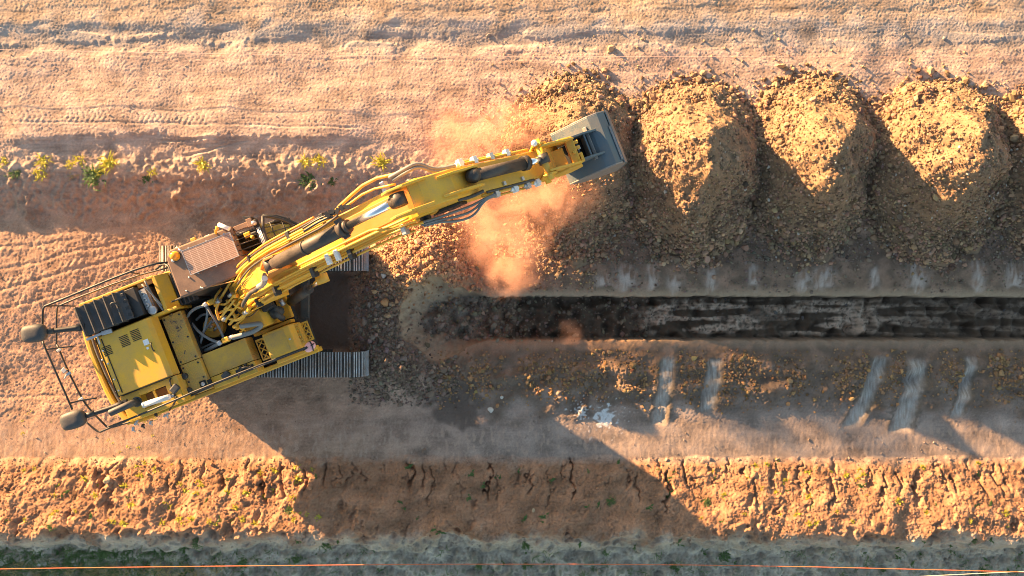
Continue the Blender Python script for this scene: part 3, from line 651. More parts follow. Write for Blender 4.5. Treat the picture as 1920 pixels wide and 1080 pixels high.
# right hatch with two openings
mb = MB()
a0, a1, b0, b1 = -3.02, -1.74, -1.40, -.82
for box_ in ((a0, -2.62, b0, b1), (-2.62, a1, -.95, b1), (-2.62, a1, b0, -1.26), (-2.33, -2.28, -1.26, -.95), (-2.02, a1, -1.26, -.95)): mb.box(*box_, 2.5, 2.55)
mb.box(a0, a1, b0 - .02, b0 + .012, 2.0, 2.548); mb.box(a0 - .02, a0 + .012, b0, b1, 2.0, 2.547); mb.box(a1 - .012, a1 + .02, b0, b1, 2.0, 2.547)
hatch = up(mb, 'hatch', m_yel, ex, .008)
mb = MB(); mb.box(-2.6, -2.04, -1.25, -.96, 2.28, 2.33); up(mb, 'hatch_floor', m_deep_orng, hatch)
mb = MB(); mb.tube([(-2.72, -1.05, 2.5), (-2.72, -1.05, 2.78), (-2.80, -1.06, 2.88), (-3.02, -1.07, 2.92), (-3.16, -1.08, 2.93)], .075, 16, 2)
mb.lathe((-2.72, -1.05, 2.545), [(.11, 0), (.11, .03), (.08, .03)], 20); up(mb, 'exhaust_pipe', m_plast, ex)
mb = MB(); mb.tube([M(272, 758, 2.66), M(318, 744, 2.66)], .062, 14); mb.cyl(M(268, 759.5, 2.66), M(273, 758, 2.66), .066, 16); ext_ = up(mb, 'extinguisher', m_white, ex)
mb = MB(); mb.cyl(M(318, 744, 2.66), M(327, 741, 2.66), .03, 10); mb.box(*[q for q in (M(322, 742, 2.6)[0] - .03, M(322, 742, 2.6)[0] + .03, M(322, 742, 2.6)[1] - .05, M(322, 742, 2.6)[1] + .05)], 2.56, 2.72); up(mb, 'valve', m_grey, ext_)
# --- left rear: the ribbed black cooler box and the engine
mb = MB(); mb.box(-3.14, -2.12, .67, 1.30, 1.9, 2.66)
for i in range(5):
    a = -3.12 + i * .215; mb.prof([(a, 2.66), (a, 2.775), (a + .03, 2.79), (a + .055, 2.735), (a + .215, 2.70), (a + .215, 2.66)], .66, 1.31); mb.prof([(a - .012, 2.55), (a - .012, 2.80), (a + .028, 2.82), (a + .03, 2.55)], .645, 1.325)
cool = up(mb, 'cooler_box', m_plast, ex, .015)
mb = MB(); mb.box(-2.12, -1.86, .66, 1.30, 1.85, 2.60)
for i in range(4): mb.box(-2.14, -2.06, .72 + i * .15, .80 + i * .15, 2.5, 2.72)
up(mb, 'fan_shroud', m_blk, cool, .012)
mb = MB(); mb.tube([(-2.36, 1.02, 2.80), (-2.34, 1.10, 2.86), (-2.24, 1.10, 2.86), (-2.20, .98, 2.78)], .02, 8, 2); up(mb, 'handle', m_blk, cool)
mb = MB(); mb.obox((-1.77, .98, 2.40), (.15, .46, .12), .05); mb.box(-1.85, -1.68, .70, 1.24, 1.8, 2.36)
for i in range(3): mb.lathe((-1.78, .84 + i * .13, 2.46), [(.045, 0), (.045, .03), (.02, .03)], 14)
mb.lathe((-1.72, .70, 2.42), [(.10, 0), (.10, .05), (.085, .065), (0, .07)], 22); en = up(mb, 'engine_head', m_grey, ex)
mb = MB(); mb.tube([(-1.62, 1.36, 2.5), (-1.60, 1.0, 2.45), (-1.52, .6, 2.4)], .022, 8, 1); mb.tube([(-1.70, 1.30, 2.52), (-1.55, .95, 2.5), (-1.50, .72, 2.42)], .018, 8, 1); up(mb, 'hose', m_hose, en)
mb = MB(); mb.box(-1.86, -1.42, .60, 1.40, 1.36, 1.85); up(mb, 'engine_bay', m_pit, ex)
mb = MB(); mb.prof([(-1.50, 1.9), (-1.22, 1.9), (-1.22, 2.2), (-1.42, 2.42), (-1.50, 2.42)], .56, 1.40); mb.box(-3.2, -1.45, 1.36, 1.42, 1.6, 2.42); mb.box(-3.15, -1.2, .545, .60, 1.6, 2.44); up(mb, 'partition', m_yel, ex, .012)
mb = MB(); mb.box(-1.86, -1.50, 1.26, 1.36, 2.36, 2.40); up(mb, 'shelf', m_deep_orng, ex, .01)
mb = MB(); mb.box(-3.2, -3.1, .6, 1.35, 2.1, 2.35); up(mb, 'back_panel', m_deep_orng, ex, .01)
mb = MB(); mb.obox((-2.98, .60, 2.66), (.42, .05, .05), .02); mb.obox((-2.72, .59, 2.66), (.22, .09, .04), -.1); mb.tube([(-2.95, .6, 2.66), (-2.96, .40, 2.66)], .022, 8); up(mb, 'latch', m_grey, ex)
# black grille frame between the engine and the cab
mb = MB(); mb.box(-1.20, -.80, .60, 1.36, 1.36, 2.12)
for i in range(4): mb.tube([(-1.18 + .1 * i, .60, 2.18), (-1.18 + .1 * i, 1.36, 2.18)], .026, 8)
up(mb, 'cooling_core', m_blk, ex, .01)
# --- decks
def deck(a0, a1, b0, b1, z, name='deck_plate', m=m_plate, th=.5, par=ex):
    mb = MB(); mb.box(a0, a1, b0, b1, z - th, z); return up(mb, name, m, par, .008)
d1 = deck(-1.71, -1.25, -.63, .50, 2.20); d2 = deck(-1.71, -1.25, -1.36, -.645, 2.20)
deck(-1.235, -.19, -1.12, -.585, 2.06); d3 = deck(-1.235, -.19, -1.40, -1.135, 2.05, 'deck_edge', m_yel)
mb = MB()
for a in (-1.66, -1.31):
    for b in (-.57, -.1, .43): mb.lathe((a, b, 2.20), [(.022, 0), (.022, .010), (.012, .012), (0, .006)], 10)
up(mb, 'bolt', m_blk, d1)
mb = MB()
for k in range(16):
    mb.obox((-1.45 + random.gauss(0, .07), .25 + random.gauss(0, .14), 2.202), (random.uniform(.02, .07), random.uniform(.008, .03), .004), random.uniform(0, 3))
mb.obox((-1.5, -.40, 2.202), (.09, .02, .004), 1.0); tag(up(mb, 'scuffed_paint', m_frame, d1), kind='stuff')
mb = MB()
for a, b in ((-1.66, -.72), (-1.31, -.72), (-1.66, -1.05), (-1.31, -1.06), (-1.5, -1.3)): mb.lathe((a, b, 2.20), [(.022, 0), (.022, .010), (.012, .012), (0, .006)], 10)
up(mb, 'bolt', m_blk, d2)
mb = MB(); mb.poly([(-1.45, -1.28), (-1.30, -1.28), (-1.30, -1.13), (-1.45, -1.13)], 2.2, 2.212); mb.box(-1.27, -1.18, -1.33, -1.16, 2.2, 2.215); cp = up(mb, 'filler_recess', m_pit, d2)
mb = MB(); mb.lathe((-1.375, -1.205, 2.21), [(.045, 0), (.045, .03), (.03, .045), (0, .05)], 16); up(mb, 'filler_cap', m_grey, d2)
for (u, v) in ((344, 706), (352, 733)):
    a, b, _ = M(u, v, 2.3); mb = MB(); mb.lathe((a, b, 2.2), [(.07, 0), (.075, .07), (.05, .10), (0, .10)], 18); up(mb, 'rail_socket', m_blk, d2)
mb = MB(); mb.obox((*M(424, 703, 2.1)[:2], 2.12), (.2, .14, .12), .4); up(mb, 'rubber_block', m_plast, d3, .04)
mb = MB()
for (u, v, q) in ((452, 690, .05), (462, 693, .045), (470, 688, .04), (460, 684, .03)): mb.lathe((*M(u, v, 2.1)[:2], 2.05), [(q, 0), (q, .08), (q * .6, .11), (0, .11)], 14)
mb.tube([M(446, 700, 2.12), M(455, 688, 2.2), M(470, 690, 2.15)], .025, 8, 2); mb.box(*(lambda a, b: (a - .22, a + .2, b - .05, b + .05))(*M(460, 692, 2.06)[:2]), 2.05, 2.07); up(mb, 'lock_fittings', m_blk, d3)
# fuel tank at the right front, and the steps
mb = MB(); mb.prof([(.20, 1.36), (.92, 1.36), (.92, 1.95), (.83, 2.12), (.20, 2.12)], -1.30, -.66); tank = up(mb, 'fuel_tank', m_yel, ex, .03)
mb = MB(); mb.box(.24, .70, -1.22, -.72, 2.12, 2.126); up(mb, 'tread_plate', m_plate, tank)
mb = MB(); mb.lathe((.76, -.98, 2.12), [(.025, 0), (.025, .02), (0, .02)], 12); up(mb, 'bolt', m_grey, tank)
mb = MB(); mb.prof([(.20, 1.36), (1.12, 1.36), (1.12, 1.6), (.3, 1.8), (.2, 1.8)], -1.40, -1.31); up(mb, 'fender', m_yel, ex, .02)
def step(cx, cy, z, l=.46, w=.20):
    mb = MB()
    mb.box(cx - w / 2, cx - w / 2 + .025, cy - l / 2, cy + l / 2, z - .04, z); mb.box(cx + w / 2 - .025, cx + w / 2, cy - l / 2, cy + l / 2, z - .04, z)
    for e in (-1, 1): mb.box(cx - w / 2, cx + w / 2, cy + e * l / 2 - .02, cy + e * l / 2 + .02, z - .045, z - .003)
    for i in range(3):
        y0 = cy - l / 2 + i * l / 3
        for s_ in (-1, 1): mb.tube([(cx - w / 2 + .02, y0 + (l / 6 - s_ * l / 6), z - .02), (cx + w / 2 - .02, y0 + (l / 6 + s_ * l / 6), z - .02)], .016, 6)
    return up(mb, 'step', m_yel, ex)
step(*M(492, 655, 1.9)[:2], 1.85); step(*M(559, 627, 1.95)[:2], 1.95, .42, .16); step(*M(576, 621, 1.75)[:2], 1.75, .42, .16)
# --- hydraulic bay with hoses
mb = MB(); mb.box(-1.23, -.25, -.56, .50, 1.365, 1.40); mb.box(-1.24, -1.22, -.56, .5, 1.4, 2.0); mb.box(-.2, .19, -1.3, -.6, 1.365, 1.45); bay = up(mb, 'hydraulic_bay', m_pit, ex)
def hose(pts, r, m=m_hose, par=bay, name='hose'): return up(MB().tube(pts, r, 10, 2), name, m, par)
P = lambda u, v, z: M(u, v, z)
hose([P(349, 601, 1.9), P(354, 588, 2.05), P(366, 578, 2.15), P(386, 572, 2.2)], .032)
hose([P(386, 572, 2.2), P(390, 585, 2.15), P(384, 615, 2.0), P(374, 650, 1.85)], .028)
hose([P(388, 574, 2.2), P(398, 592, 2.2), P(412, 615, 2.1), P(419, 633, 1.95)], .03)
hose([P(360, 606, 1.9), P(372, 622, 2.0), P(392, 636, 2.05), P(410, 642, 2.05)], .032)
hose([P(376, 659, 1.75), P(392, 655, 1.9), P(410, 644, 2.05)], .045)
hose([P(366, 640, 1.7), P(380, 625, 1.85), P(398, 600, 1.95)], .026)
hose([P(368, 600, 1.7), P(380, 588, 1.8), P(402, 590, 1.8), P(412, 604, 1.7)], .03)
hose([P(374, 655, 1.9), P(388, 648, 1.95), P(408, 640, 2.0)], .025, m_rub)
for u, v in ((386, 571), (412, 643)): up(MB().obox(P(u, v, 2.2), (.10, .10, .10), .3), 'coupling', m_grey, bay, .02)
for u, v in ((397, 566), (424, 637)): up(MB().obox(P(u, v, 2.2), (.17, .12, .11), .0), 'valve_block', m_yel, bay, .02)
for u, v in ((405, 562), (433, 633)): up(MB().cyl(P(u - 4, v + 1.5, 2.2), P(u + 6, v - 3, 2.25), .045, 12), 'coupling', m_grey, bay)
mb = MB(); mb.cyl((*M(403, 613, 1.5)[:2], 1.4), (*M(403, 613, 1.5)[:2], 1.62), .24, 24); mb.obox(P(398, 612, 1.7), (.22, .13, .16), .9); up(mb, 'swing_motor', m_pipe, bay, .01)
for u, v in ((396, 606), (393, 615), (402, 619)): up(MB().cyl(P(u, v, 1.75), P(u + 4, v - 5, 1.85), .03, 10), 'fitting', m_grey, bay)
hose([P(452, 612, 2.5), P(470, 609, 2.6), P(488, 606, 2.55), P(490, 612, 2.5), P(475, 622, 2.4), P(455, 628, 2.3), P(436, 633, 2.25)], .055)
hose([P(444, 582, 2.6), P(455, 595, 2.5), P(470, 594, 2.5), P(484, 580, 2.6)], .010, m_rub)
# yellow box in front of the bay, right of the boom foot, and the dark swing fittings
mb = MB(); mb.prof([(-.10, 1.37), (.62, 1.37), (.52, 2.05), (.40, 2.28), (-.10, 2.28)], -.52, -.12); up(mb, 'valve_cover', m_yel, ex, .02)
mb = MB(); mb.box(-.1, .82, -.62, -.54, 1.37, 1.7); mb.box(.60, .84, -.5, .55, 1.36, 1.55); up(mb, 'foot_bracket', m_yel, ex, .015)
mb = MB(); mb.obox(P(502, 573, 2.2), (.26, .20, .25), .15); up(mb, 'control_box', m_blk, ex, .02)
mb = MB(); mb.ell(P(517, 586, 1.9), (.20, .14, .18)); mb.lathe(P(515, 583, 1.95), [(.13, 0), (.13, .1), (.09, .12), (.09, .16), (0, .16)], 18); mb.tube([P(510, 580, 2.0), P(520, 590, 2.1), P(530, 597, 1.9)], .07, 12, 2); up(mb, 'swing_gear', m_rub, ex)
mb = MB(); mb.cyl(P(525, 562, 1.9), P(532, 572, 1.85), .055, 12); mb.cyl(P(540, 537, 3.2), P(540, 540, 3.1), .05, 12); up(mb, 'coupling', m_grey, ex)
# --- cab
cA0, cA1, cB0, cB1, cZ = -.74, .76, .62, 1.66, 3.2
mb = MB(); mb.prof([(cA0, 1.37), (1.55, 1.37), (1.72, 2.0), (1.28, 3.02), (cA0, 3.02)], cB0 + .02, cB0 + .07); mb.prof([(cA0, 1.37), (1.55, 1.37), (1.70, 1.9), (1.45, 2.3), (cA0, 2.3)], cB1 - .12, cB1 - .07); mb.box(cA0, cA0 + .06, cB0 + .07, cB1 - .12, 1.37, 3.02)
mb.box(cA0, cA0 + .1, cB1 - .15, cB1 - .07, 2.3, 3.02); mb.box(.45, .53, cB1 - .15, cB1 - .07, 2.3, 3.02)
cab = up(mb, 'cab', m_blk, ex, .012)
mb = MB(); mb.poly([(cA0 - .02, cB0), (cA1, cB0), (cA1 + .02, cB1 - .02), (cA0 + .12, cB1 - .02), (cA0, cB1 - .18)], 3.02, cZ); up(mb, 'cab_roof', m_roof, cab, .03)
mb = MB(); mb.box(cA0 + .1, 1.5, cB0 + .1, cB1 - .14, 1.38, 1.44); up(mb, 'cab_floor', m_frame, cab)
mb = MB(); mb.box(.52, 1.0, .82, 1.22, 1.6, 1.98); mb.box(.45, .6, .82, 1.22, 1.95, 2.6); mb.ell((1.02, .76, 2.25), (.17, .13, .10)); up(mb, 'seat', m_orng, cab, .05)
mb = MB(); mb.box(1.06, 1.22, .9, 1.3, 1.44, 2.2); mb.obox((.92, 1.42, 2.3), (.3, .12, .5), 0); mb.box(.8, 1.2, .68, .78, 1.44, 2.1); up(mb, 'console', m_blk, cab, .03)
mb = MB(); mb.box(.80, .95, 1.38, 1.50, 2.6, 2.66); mb.cyl((.9, 1.42, 2.5), (1.0, 1.32, 2.75), .04, 10); up(mb, 'lever', m_yel, cab, .02)
# roof window frame and bars
mb = MB(); mb.box(.78, 1.22, cB0, cB0 + .05, 3.0, 3.1); mb.box(.78, 1.26, cB1 - .14, cB1 - .05, 3.0, 3.12); mb.box(1.20, 1.30, cB0, cB1 - .05, 2.98, 3.12); fr = up(mb, 'roof_frame', m_blk, cab, .01)
mb = MB(); mb.box(.80, 1.22, cB1 - .16, cB1 - .05, 3.12, 3.16); mb.box(1.10, 1.22, cB1 - .18, cB1 + .0, 3.1, 3.17); up(mb, 'roof_edge', m_roof, cab, .01)
for i in range(7):
    b = cB0 + .12 + i * .115; MB().tube([(.76, b, 3.2), (1.24, b, 3.16)], .011, 6).build('guard_bar', m_blk, fr)
mb = MB(); mb.add([(1.30, cB0 + .05, 2.98), (1.30, cB1 - .15, 2.98), (1.70, cB1 - .25, 2.0), (1.70, cB0 + .05, 2.0)], [(0, 1, 2, 3)]); mb.add([(1.28, cB0 + .05, 2.97), (1.28, cB1 - .15, 2.97), (1.68, cB1 - .25, 1.99), (1.68, cB0 + .05, 1.99)], [(3, 2, 1, 0)])
up(mb, 'windscreen', m_glass, cab)
gd = MB(); q0 = [(1.32, cB0, 3.14), (1.40, cB1 - .05, 3.14), (1.62, cB1 - .12, 3.02), (1.92, cB1 - .38, 2.75), (1.98, cB0 + .08, 2.7)]
gd.tube(q0, .035, 8, 1); gd.tube([(1.45, cB1 - .04, 3.08), (1.75, cB1 - .15, 2.85), (2.0, cB1 - .45, 2.5), (2.02, cB0, 2.45)], .03, 8, 1); gd.tube([(1.98, cB0 + .08, 2.7), (2.02, cB0 + .02, 2.4), (1.75, cB0 + .02, 1.6)], .03, 8, 1)
guard = up(gd, 'front_guard', m_blk, cab)
for i in range(6):
    b = cB0 + .10 + i * .13; t = 1.95 - max(0, (b - 1.2)) * .7; MB().tube([(1.30, b, 3.13), (t, b, 2.76), (t + .05, b, 2.3)], .012, 6, 1).build('guard_bar', m_blk, guard)
for t in (.35, .7): MB().tube([(1.3 + .66 * t, cB0 + .06, 3.13 - .40 * t), (1.3 + .62 * t, cB1 - .2, 3.13 - .37 * t)], .012, 6).build('guard_bar', m_blk, guard)
mb = MB()
for o_ in (0, .03, .06): mb.cyl((1.255 + o_, cB0 + .03, 3.15), (1.255 + o_, cB1 - .25, 3.15), .011, 8)
mb.lathe((1.29, .72, 3.14), [(.04, 0), (.05, .04), (.03, .07), (0, .07)], 12); mb.lathe((1.25, 1.52, 3.14), [(.05, 0), (.05, .08), (.03, .1), (0, .1)], 12); up(mb, 'wiper_rail', m_grey, cab)
pn = MB().box(0, 1.075, 0, .52, -.012, .012).build('roof_panel', m_panel, cab); pn.location = (-.345, .985, 3.27)
mb = MB()
for p_ in ((-.355, -.345, .975, 1.515), (.73, .74, .975, 1.515), (-.345, .73, .975, .985), (-.345, .73, 1.505, 1.515)): mb.box(*p_, 3.25, 3.286)
for a in (-.2, .2, .6):
    for b in (.96, 1.53): mb.cyl((a, b, 3.19), (a, b, 3.26), .014, 8)
up(mb, 'panel_frame', m_grey, pn).location = (.345, -.985, -3.27)
bx, by, _ = M(327.5, 480, 3.25); mb = MB(); mb.lathe((bx, by, 3.19), [(.10, 0), (.10, .03), (.085, .035), (.085, .12), (.06, .155), (0, .165)], 24); bc_ = up(mb, 'beacon', m_amber, cab)
MB().lathe((bx, by, 3.185), [(.115, 0), (.115, .022), (.09, .022)], 24).build('beacon_base', m_blk, bc_)
for (u, v, sx, sy, m) in ((363, 449, .11, .07, m_yel), (389, 443, .12, .035, m_white), (352, 459, .10, .03, m_white)):
    mb = MB(); mb.obox(M(u, v, 3.12), (sx, sy, .08), .05); up(mb, 'work_lamp', m, cab, .01)
mb = MB(); mb.cyl(M(410, 421, 3.2), M(430, 429, 3.25), .045, 12); up(mb, 'work_lamp', m_white, cab)
mb = MB(); mb.tube([M(405, 438, 3.2), M(404, 432, 3.3), M(407, 427, 3.3)], .022, 8, 1); mb.ell(M(407, 428, 3.32), (.03, .05, .04)); up(mb, 'antenna_mount', m_yel, cab)
mb = MB(); mb.cyl(M(331, 464, 3.15), M(342, 472, 3.22), .025, 10); mb.lathe(M(325, 489, 3.2), [(.03, 0), (.03, .04), (0, .05)], 10); up(mb, 'sensor', m_grey, cab)
mb = MB(); mb.tube([M(466, 426, 3.05), M(466, 418, 3.1), M(464, 412, 3.1)], .03, 8, 1); mb.poly([M(456, 405, 3)[:2], M(473, 407, 3)[:2], M(470, 417, 3)[:2], M(463, 418, 3)[:2]], 2.75, 3.08); up(mb, 'side_mirror', m_blk, cab, .01)
for (u, v) in ((355, 520), (350, 545), (380, 540), (377, 539)): up(MB().lathe((*M(u, v, 3.2)[:2], 3.19), [(.018, 0), (.018, .03), (0, .035)], 8), 'roof_bolt', m_grey, cab)
# bent grab rail behind the cab
up(MB().tube([M(292, 505, 2.6), M(307, 494, 2.75), M(318, 500, 2.9), M(336, 548, 2.9), M(345, 556, 2.8), M(322, 566, 2.5)], .022, 8, 1), 'grab_rail', m_blk, ex)
# --- handrails
def rail(pts, r=.022, name='handrail', m=m_blk, par=ex, rnd=1): return up(MB().tube([M(*p) for p in pts], r, 8, rnd), name, m, par)
r1 = rail([(316, 492, 2.55), (290, 494, 2.75), (240, 510, 2.75), (95, 570, 2.75), (81, 575, 2.72), (80, 590, 2.7), (80, 615, 2.65)], .024)
rail([(318, 501, 2.3), (245, 520, 2.3), (110, 572, 2.3), (106, 580, 2.3), (106, 645, 2.3)], .02)
rail([(80, 575, 2.72), (105, 573, 2.35), (142, 574, 2.2)], .016); rail([(240, 510, 2.75), (262, 514, 2.4)], .016)
rail([(80, 640, 2.65), (90, 665, 2.65), (136, 768, 2.6)], .022); rail([(107, 646, 2.3), (125, 690, 2.3), (154, 748, 2.3), (170, 770, 2.3), (200, 800, 2.3)], .022)
rail([(87, 655, 2.6), (112, 652, 2.4), (138, 649, 2.3)], .016); rail([(131, 756, 2.6), (155, 750, 2.4), (182, 746, 2.3)], .018)
rail([(160, 790, 2.5), (182, 809, 2.5), (190, 810, 2.5), (345, 740, 2.5)], .022); rail([(200, 800, 2.3), (220, 800, 2.25), (300, 770, 2.25), (400, 722, 2.2)], .020)
r3 = rail([(205, 800, 2.75), (250, 783, 2.75), (345, 743, 2.75), (362, 735, 2.72), (478, 688, 2.6), (520, 672, 2.5), (572, 652, 2.4)], .022)
rail([(318, 769, 2.3), (326, 757, 2.6), (330, 750, 2.75)], .02); rail([(447, 708, 2.1), (449, 701, 2.4), (452, 697, 2.6)], .02)
rail([(342, 706, 2.25), (320, 709, 2.55), (318, 716, 2.6), (326, 735, 2.6), (331, 748, 2.7)], .018)
rail([(385, 728, 2.2), (470, 694, 2.15), (570, 655, 2.1)], .012)
for (u, v) in ((112, 656), (130, 700), (153, 748)):
    mb = MB(); mb.obox(M(u, v, 2.32), (.12, .06, .06), .2); up(mb, 'rail_clamp', m_grey, ex, .01)
mb = MB(); mb.obox(M(121, 694, 2.34), (.10, .10, .08), .5); mb.obox(M(124, 705, 2.32), (.14, .03, .05), .7); up(mb, 'rail_clamp', m_grey, ex, .01)
mb = MB(); mb.obox(M(328, 729, 2.7), (.20, .16, .10), .5); up(mb, 'lamp_shield', m_plast, ex, .03)
for (u, v, s_) in ((256, 792, .14), (292, 776, .10), (250, 804, .10), (312, 778, .14), (268, 798, .07), (283, 792, .09)):
    mb = MB(); mb.obox(M(u, v, 2.2), (s_, .05, .07), random.uniform(0, 1.5)); mb.cyl(M(u, v, 2.15), M(u + 3, v + 5, 2.1), .02, 8); up(mb, 'rail_clamp', random.choice([m_grey, m_blk]), ex, .008)
# rounded camera and mirror pods on black arms behind the counterweight
for (u, v, ru, rv) in ((65, 625, 152, 614), (138, 787, 232, 757)):
    c = Vector(M(u, v, 2.95)); d = Vector(M(ru, rv, 2.75)); ang = math.atan2(d.y - c.y, d.x - c.x); rm = Matrix.Rotation(ang, 3, 'Z')
    mb = MB(); mb.tube([d, d.lerp(c, .45), c.lerp(d, .2)], [.07, .055, .045], 10, 1); mb.obox(d, (.18, .15, .08), rm); mb.cyl(c.lerp(d, .42), c.lerp(d, .22), .062, 14); arm_ = up(mb, 'mirror_arm', m_blk, ex)
    mb = MB(); mb.ell(c, (.26, .195, .14), rm, 2.9, 28, 16); hd = up(mb, 'mirror_housing', m_plast, arm_)
    mb = MB(); mb.ell(c + rm @ Vector((-.15, 0, -.02)), (.13, .185, .12), rm, 2.6, 24, 12); MBm = up(mb, 'mirror_lip', m_plast, arm_)
# mirror on a long rod at the right front corner
c = Vector(M(581, 650, 2.35)); mb = MB(); mb.ell(c, (.14, .105, .05), Matrix.Rotation(.35, 3, 'Z'), 2.2, 22, 10); mir = up(mb, 'side_mirror', m_pink, ex)
mb = MB(); mb.tube([c + Vector((.05, .12, .03)), c + Vector((.07, 0, .06)), c + Vector((.05, -.12, .03))], .014, 8, 1); mb.tube([c + Vector((-.13, -.03, .0)), c + Vector((.13, .03, .06))], .013, 8, 0); mb.obox(c + Vector((-.1, 0, .05)), (.12, .05, .02), .2); up(mb, 'mirror_clip', m_blk, mir)
# --- boom
BC = .28; bw = .32
top = [(-.12, 2.05), (.05, 2.35), (.6, 3.35), (1.3, 4.35), (1.75, 4.80), (2.2, 5.08), (3.3, 5.72), (4.65, 6.42), (4.95, 6.45), (5.12, 6.25)]
bot = [(5.05, 6.02), (4.8, 5.92), (3.6, 5.18), (2.5, 4.28), (1.75, 3.45), (.9, 2.3), (.45, 1.82), (.15, 1.62), (-.08, 1.75)]
mb = MB(); mb.prof(top + bot, BC - bw, BC + bw); boom = up(mb, 'boom', m_yel, ex, .02)
def ztop(a): return float(np.interp(a, [p[0] for p in top[:-1]], [p[1] for p in top[:-1]]))
mb = MB(); mb.prof([(3.2, 5.60), (3.3, 5.735), (3.95, 6.07), (4.66, 6.435), (4.95, 6.46), (4.9, 6.3)], BC - .20, BC + .20); up(mb, 'boom_nose', m_deep_orng, boom, .01)
mb = MB(); mb.prof([(1.35, 4.38), (1.55, 4.9), (1.75, 5.35), (1.95, 5.4), (2.15, 5.02)], BC + .10, BC + .15); mb.prof([(1.35, 4.38), (1.55, 4.9), (1.75, 5.35), (1.95, 5.4), (2.15, 5.02)], BC - .15, BC - .10); up(mb, 'cylinder_bracket', m_deep_orng, boom, .01)
mb = MB(); mb.prof([(.5, 2.9), (1.05, 3.3), (1.45, 3.35), (1.35, 3.9), (1.0, 3.85)], BC - bw - .13, BC - bw - .002); up(mb, 'side_gusset', m_yel, boom, .02)
# boom lift cylinders
for s_ in (-1, 1):
    y = BC + s_ * (bw + .12); mb = MB(); mb.tube([(.95, y, 1.55), (1.75, y, 2.9)], .115, 18); bcy = up(mb, 'lift_cylinder', m_cylb, ex)
    MB().tube([(1.75, y, 2.9), (2.3, y, 3.85)], .06, 14).build('piston_rod', m_chrome, bcy); MB().cyl((2.3, y - .09, 3.85), (2.3, y + .09, 3.85), .13, 18).build('rod_eye', m_yel, bcy)
def pipe(side, off, a0, a1, r, dz=-.04, extra=None, m=m_pipe, pre=()):
    pts = list(pre) + [(a, BC + side * (bw + off), ztop(a) + dz) for a in np.linspace(a0, a1, 9)] + list(extra or [])
    return up(MB().tube(pts, r, 10, 1), 'hydraulic_pipe', m, boom)
pipe(-1, .06, .35, 4.5, .026, -.05, [(4.8, BC - bw - .10, 6.32)], pre=[(-.15, BC - bw - .02, 2.2)])
pipe(-1, .13, .55, 4.2, .022, -.16, [(4.6, BC - bw - .16, 6.15)], pre=[(-.12, BC - bw - .1, 2.15)])
pipe(-1, -.06, 1.2, 4.1, .024, .05, [(4.3, BC - bw - .02, 6.29), (4.7, BC - bw - .04, 6.45)], pre=[(.6, BC - .12, 3.42), (.2, BC - .1, 2.8)])
pipe(-1, -.14, 2.2, 3.9, .022, .05, [(4.1, BC - bw + .06, 6.22), (4.6, BC - bw + .05, 6.46)], pre=[(1.6, BC - .1, 4.75), (1.3, BC - .08, 4.45)])
pipe(1, .07, .3, 3.3, .030, -.02, [(3.6, BC + bw + .16, 5.92), (4.2, BC + bw + .28, 6.3), (4.75, BC + bw + .16, 6.5)], pre=[(-.2, BC + bw + .02, 2.25), (-.42, BC + .18, 2.3), (-.5, BC - .02, 2.25)])
pipe(1, .01, .8, 3.2, .022, .04, [(3.6, BC + bw + .06, 5.95), (4.1, BC + bw + .14, 6.2), (4.6, BC + bw + .02, 6.46)], pre=[(.3, BC + .2, 3.0)])
pipe(1, -.07, 1.0, 3.0, .02, .05, [(3.4, BC + bw - .02, 5.86)], m=m_rub, pre=[(.5, BC + .16, 3.3)])
pipe(1, .13, .9, 3.2, .018, -.03, [(3.5, BC + bw + .1, 5.8)], m=m_rub, pre=[(.5, BC + bw + .1, 3.1)])
pipe(1, .19, .6, 2.9, .02, -.10, m=m_pipe, pre=[(.2, BC + bw + .12, 2.5)])
for a, o_ in ((.9, -1), (1.55, -1), (2.5, -1), (3.35, -1), (4.45, -1), (1.2, 1), (2.3, 1), (3.1, 1), (4.4, 1)):
    mb = MB(); mb.obox((a, BC + o_ * (bw + .085), ztop(a) - .06), (.09, .18, .13), Matrix.Rotation(-math.atan2(ztop(a + .1) - ztop(a - .1), .2), 3, 'Y')); up(mb, 'pipe_clamp', m_grey if a > 4.3 else m_blk, boom, .008)
for a in (2.9, 3.1):
    mb = MB(); mb.obox((a, BC - bw - .0, ztop(a) + .06), (.10, .20, .07), Matrix.Rotation(-.48, 3, 'Y')); up(mb, 'work_lamp', m_white, boom, .015)
# the tangle of pipes at the boom foot
foot = [((-.5, -.02, 2.25), (-.46, .22, 2.35), (-.25, .34, 2.5)), ((-.45, .0, 2.2), (-.34, .0, 2.55), (-.05, .1, 2.75), (.2, .2, 2.9)), ((-.4, -.1, 2.2), (-.3, -.1, 2.5), (0, 0, 2.7), (.35, .1, 3.1)),
        ((-.36, -.18, 2.15), (-.24, -.2, 2.45), (.02, -.1, 2.6)), ((-.3, -.26, 2.15), (-.2, -.28, 2.4), (.1, -.22, 2.55), (.5, -.1, 3.2)), ((-.26, -.34, 2.15), (-.15, -.36, 2.35), (.06, -.3, 2.5)),
        ((-.1, .3, 2.5), (-.06, .05, 2.62), (-.02, -.15, 2.6)), ((.1, .36, 2.7), (.1, .12, 2.85), (.3, -.05, 3.0)), ((-.3, .28, 2.4), (-.12, .2, 2.6), (.3, .3, 3.0)), ((-.2, -.1, 2.5), (.0, -.22, 2.66), (.35, -.16, 2.95), (.6, -.1, 3.35)),
        ((-.42, .12, 2.3), (-.2, .1, 2.62), (.1, .02, 2.85)), ((-.22, -.42, 2.1), (-.1, -.45, 2.3), (.05, -.36, 2.45))]
for k, f in enumerate(foot): up(MB().tube(f, .026 if k % 3 else .034, 8, 2), 'hydraulic_pipe', m_pipe, boom)
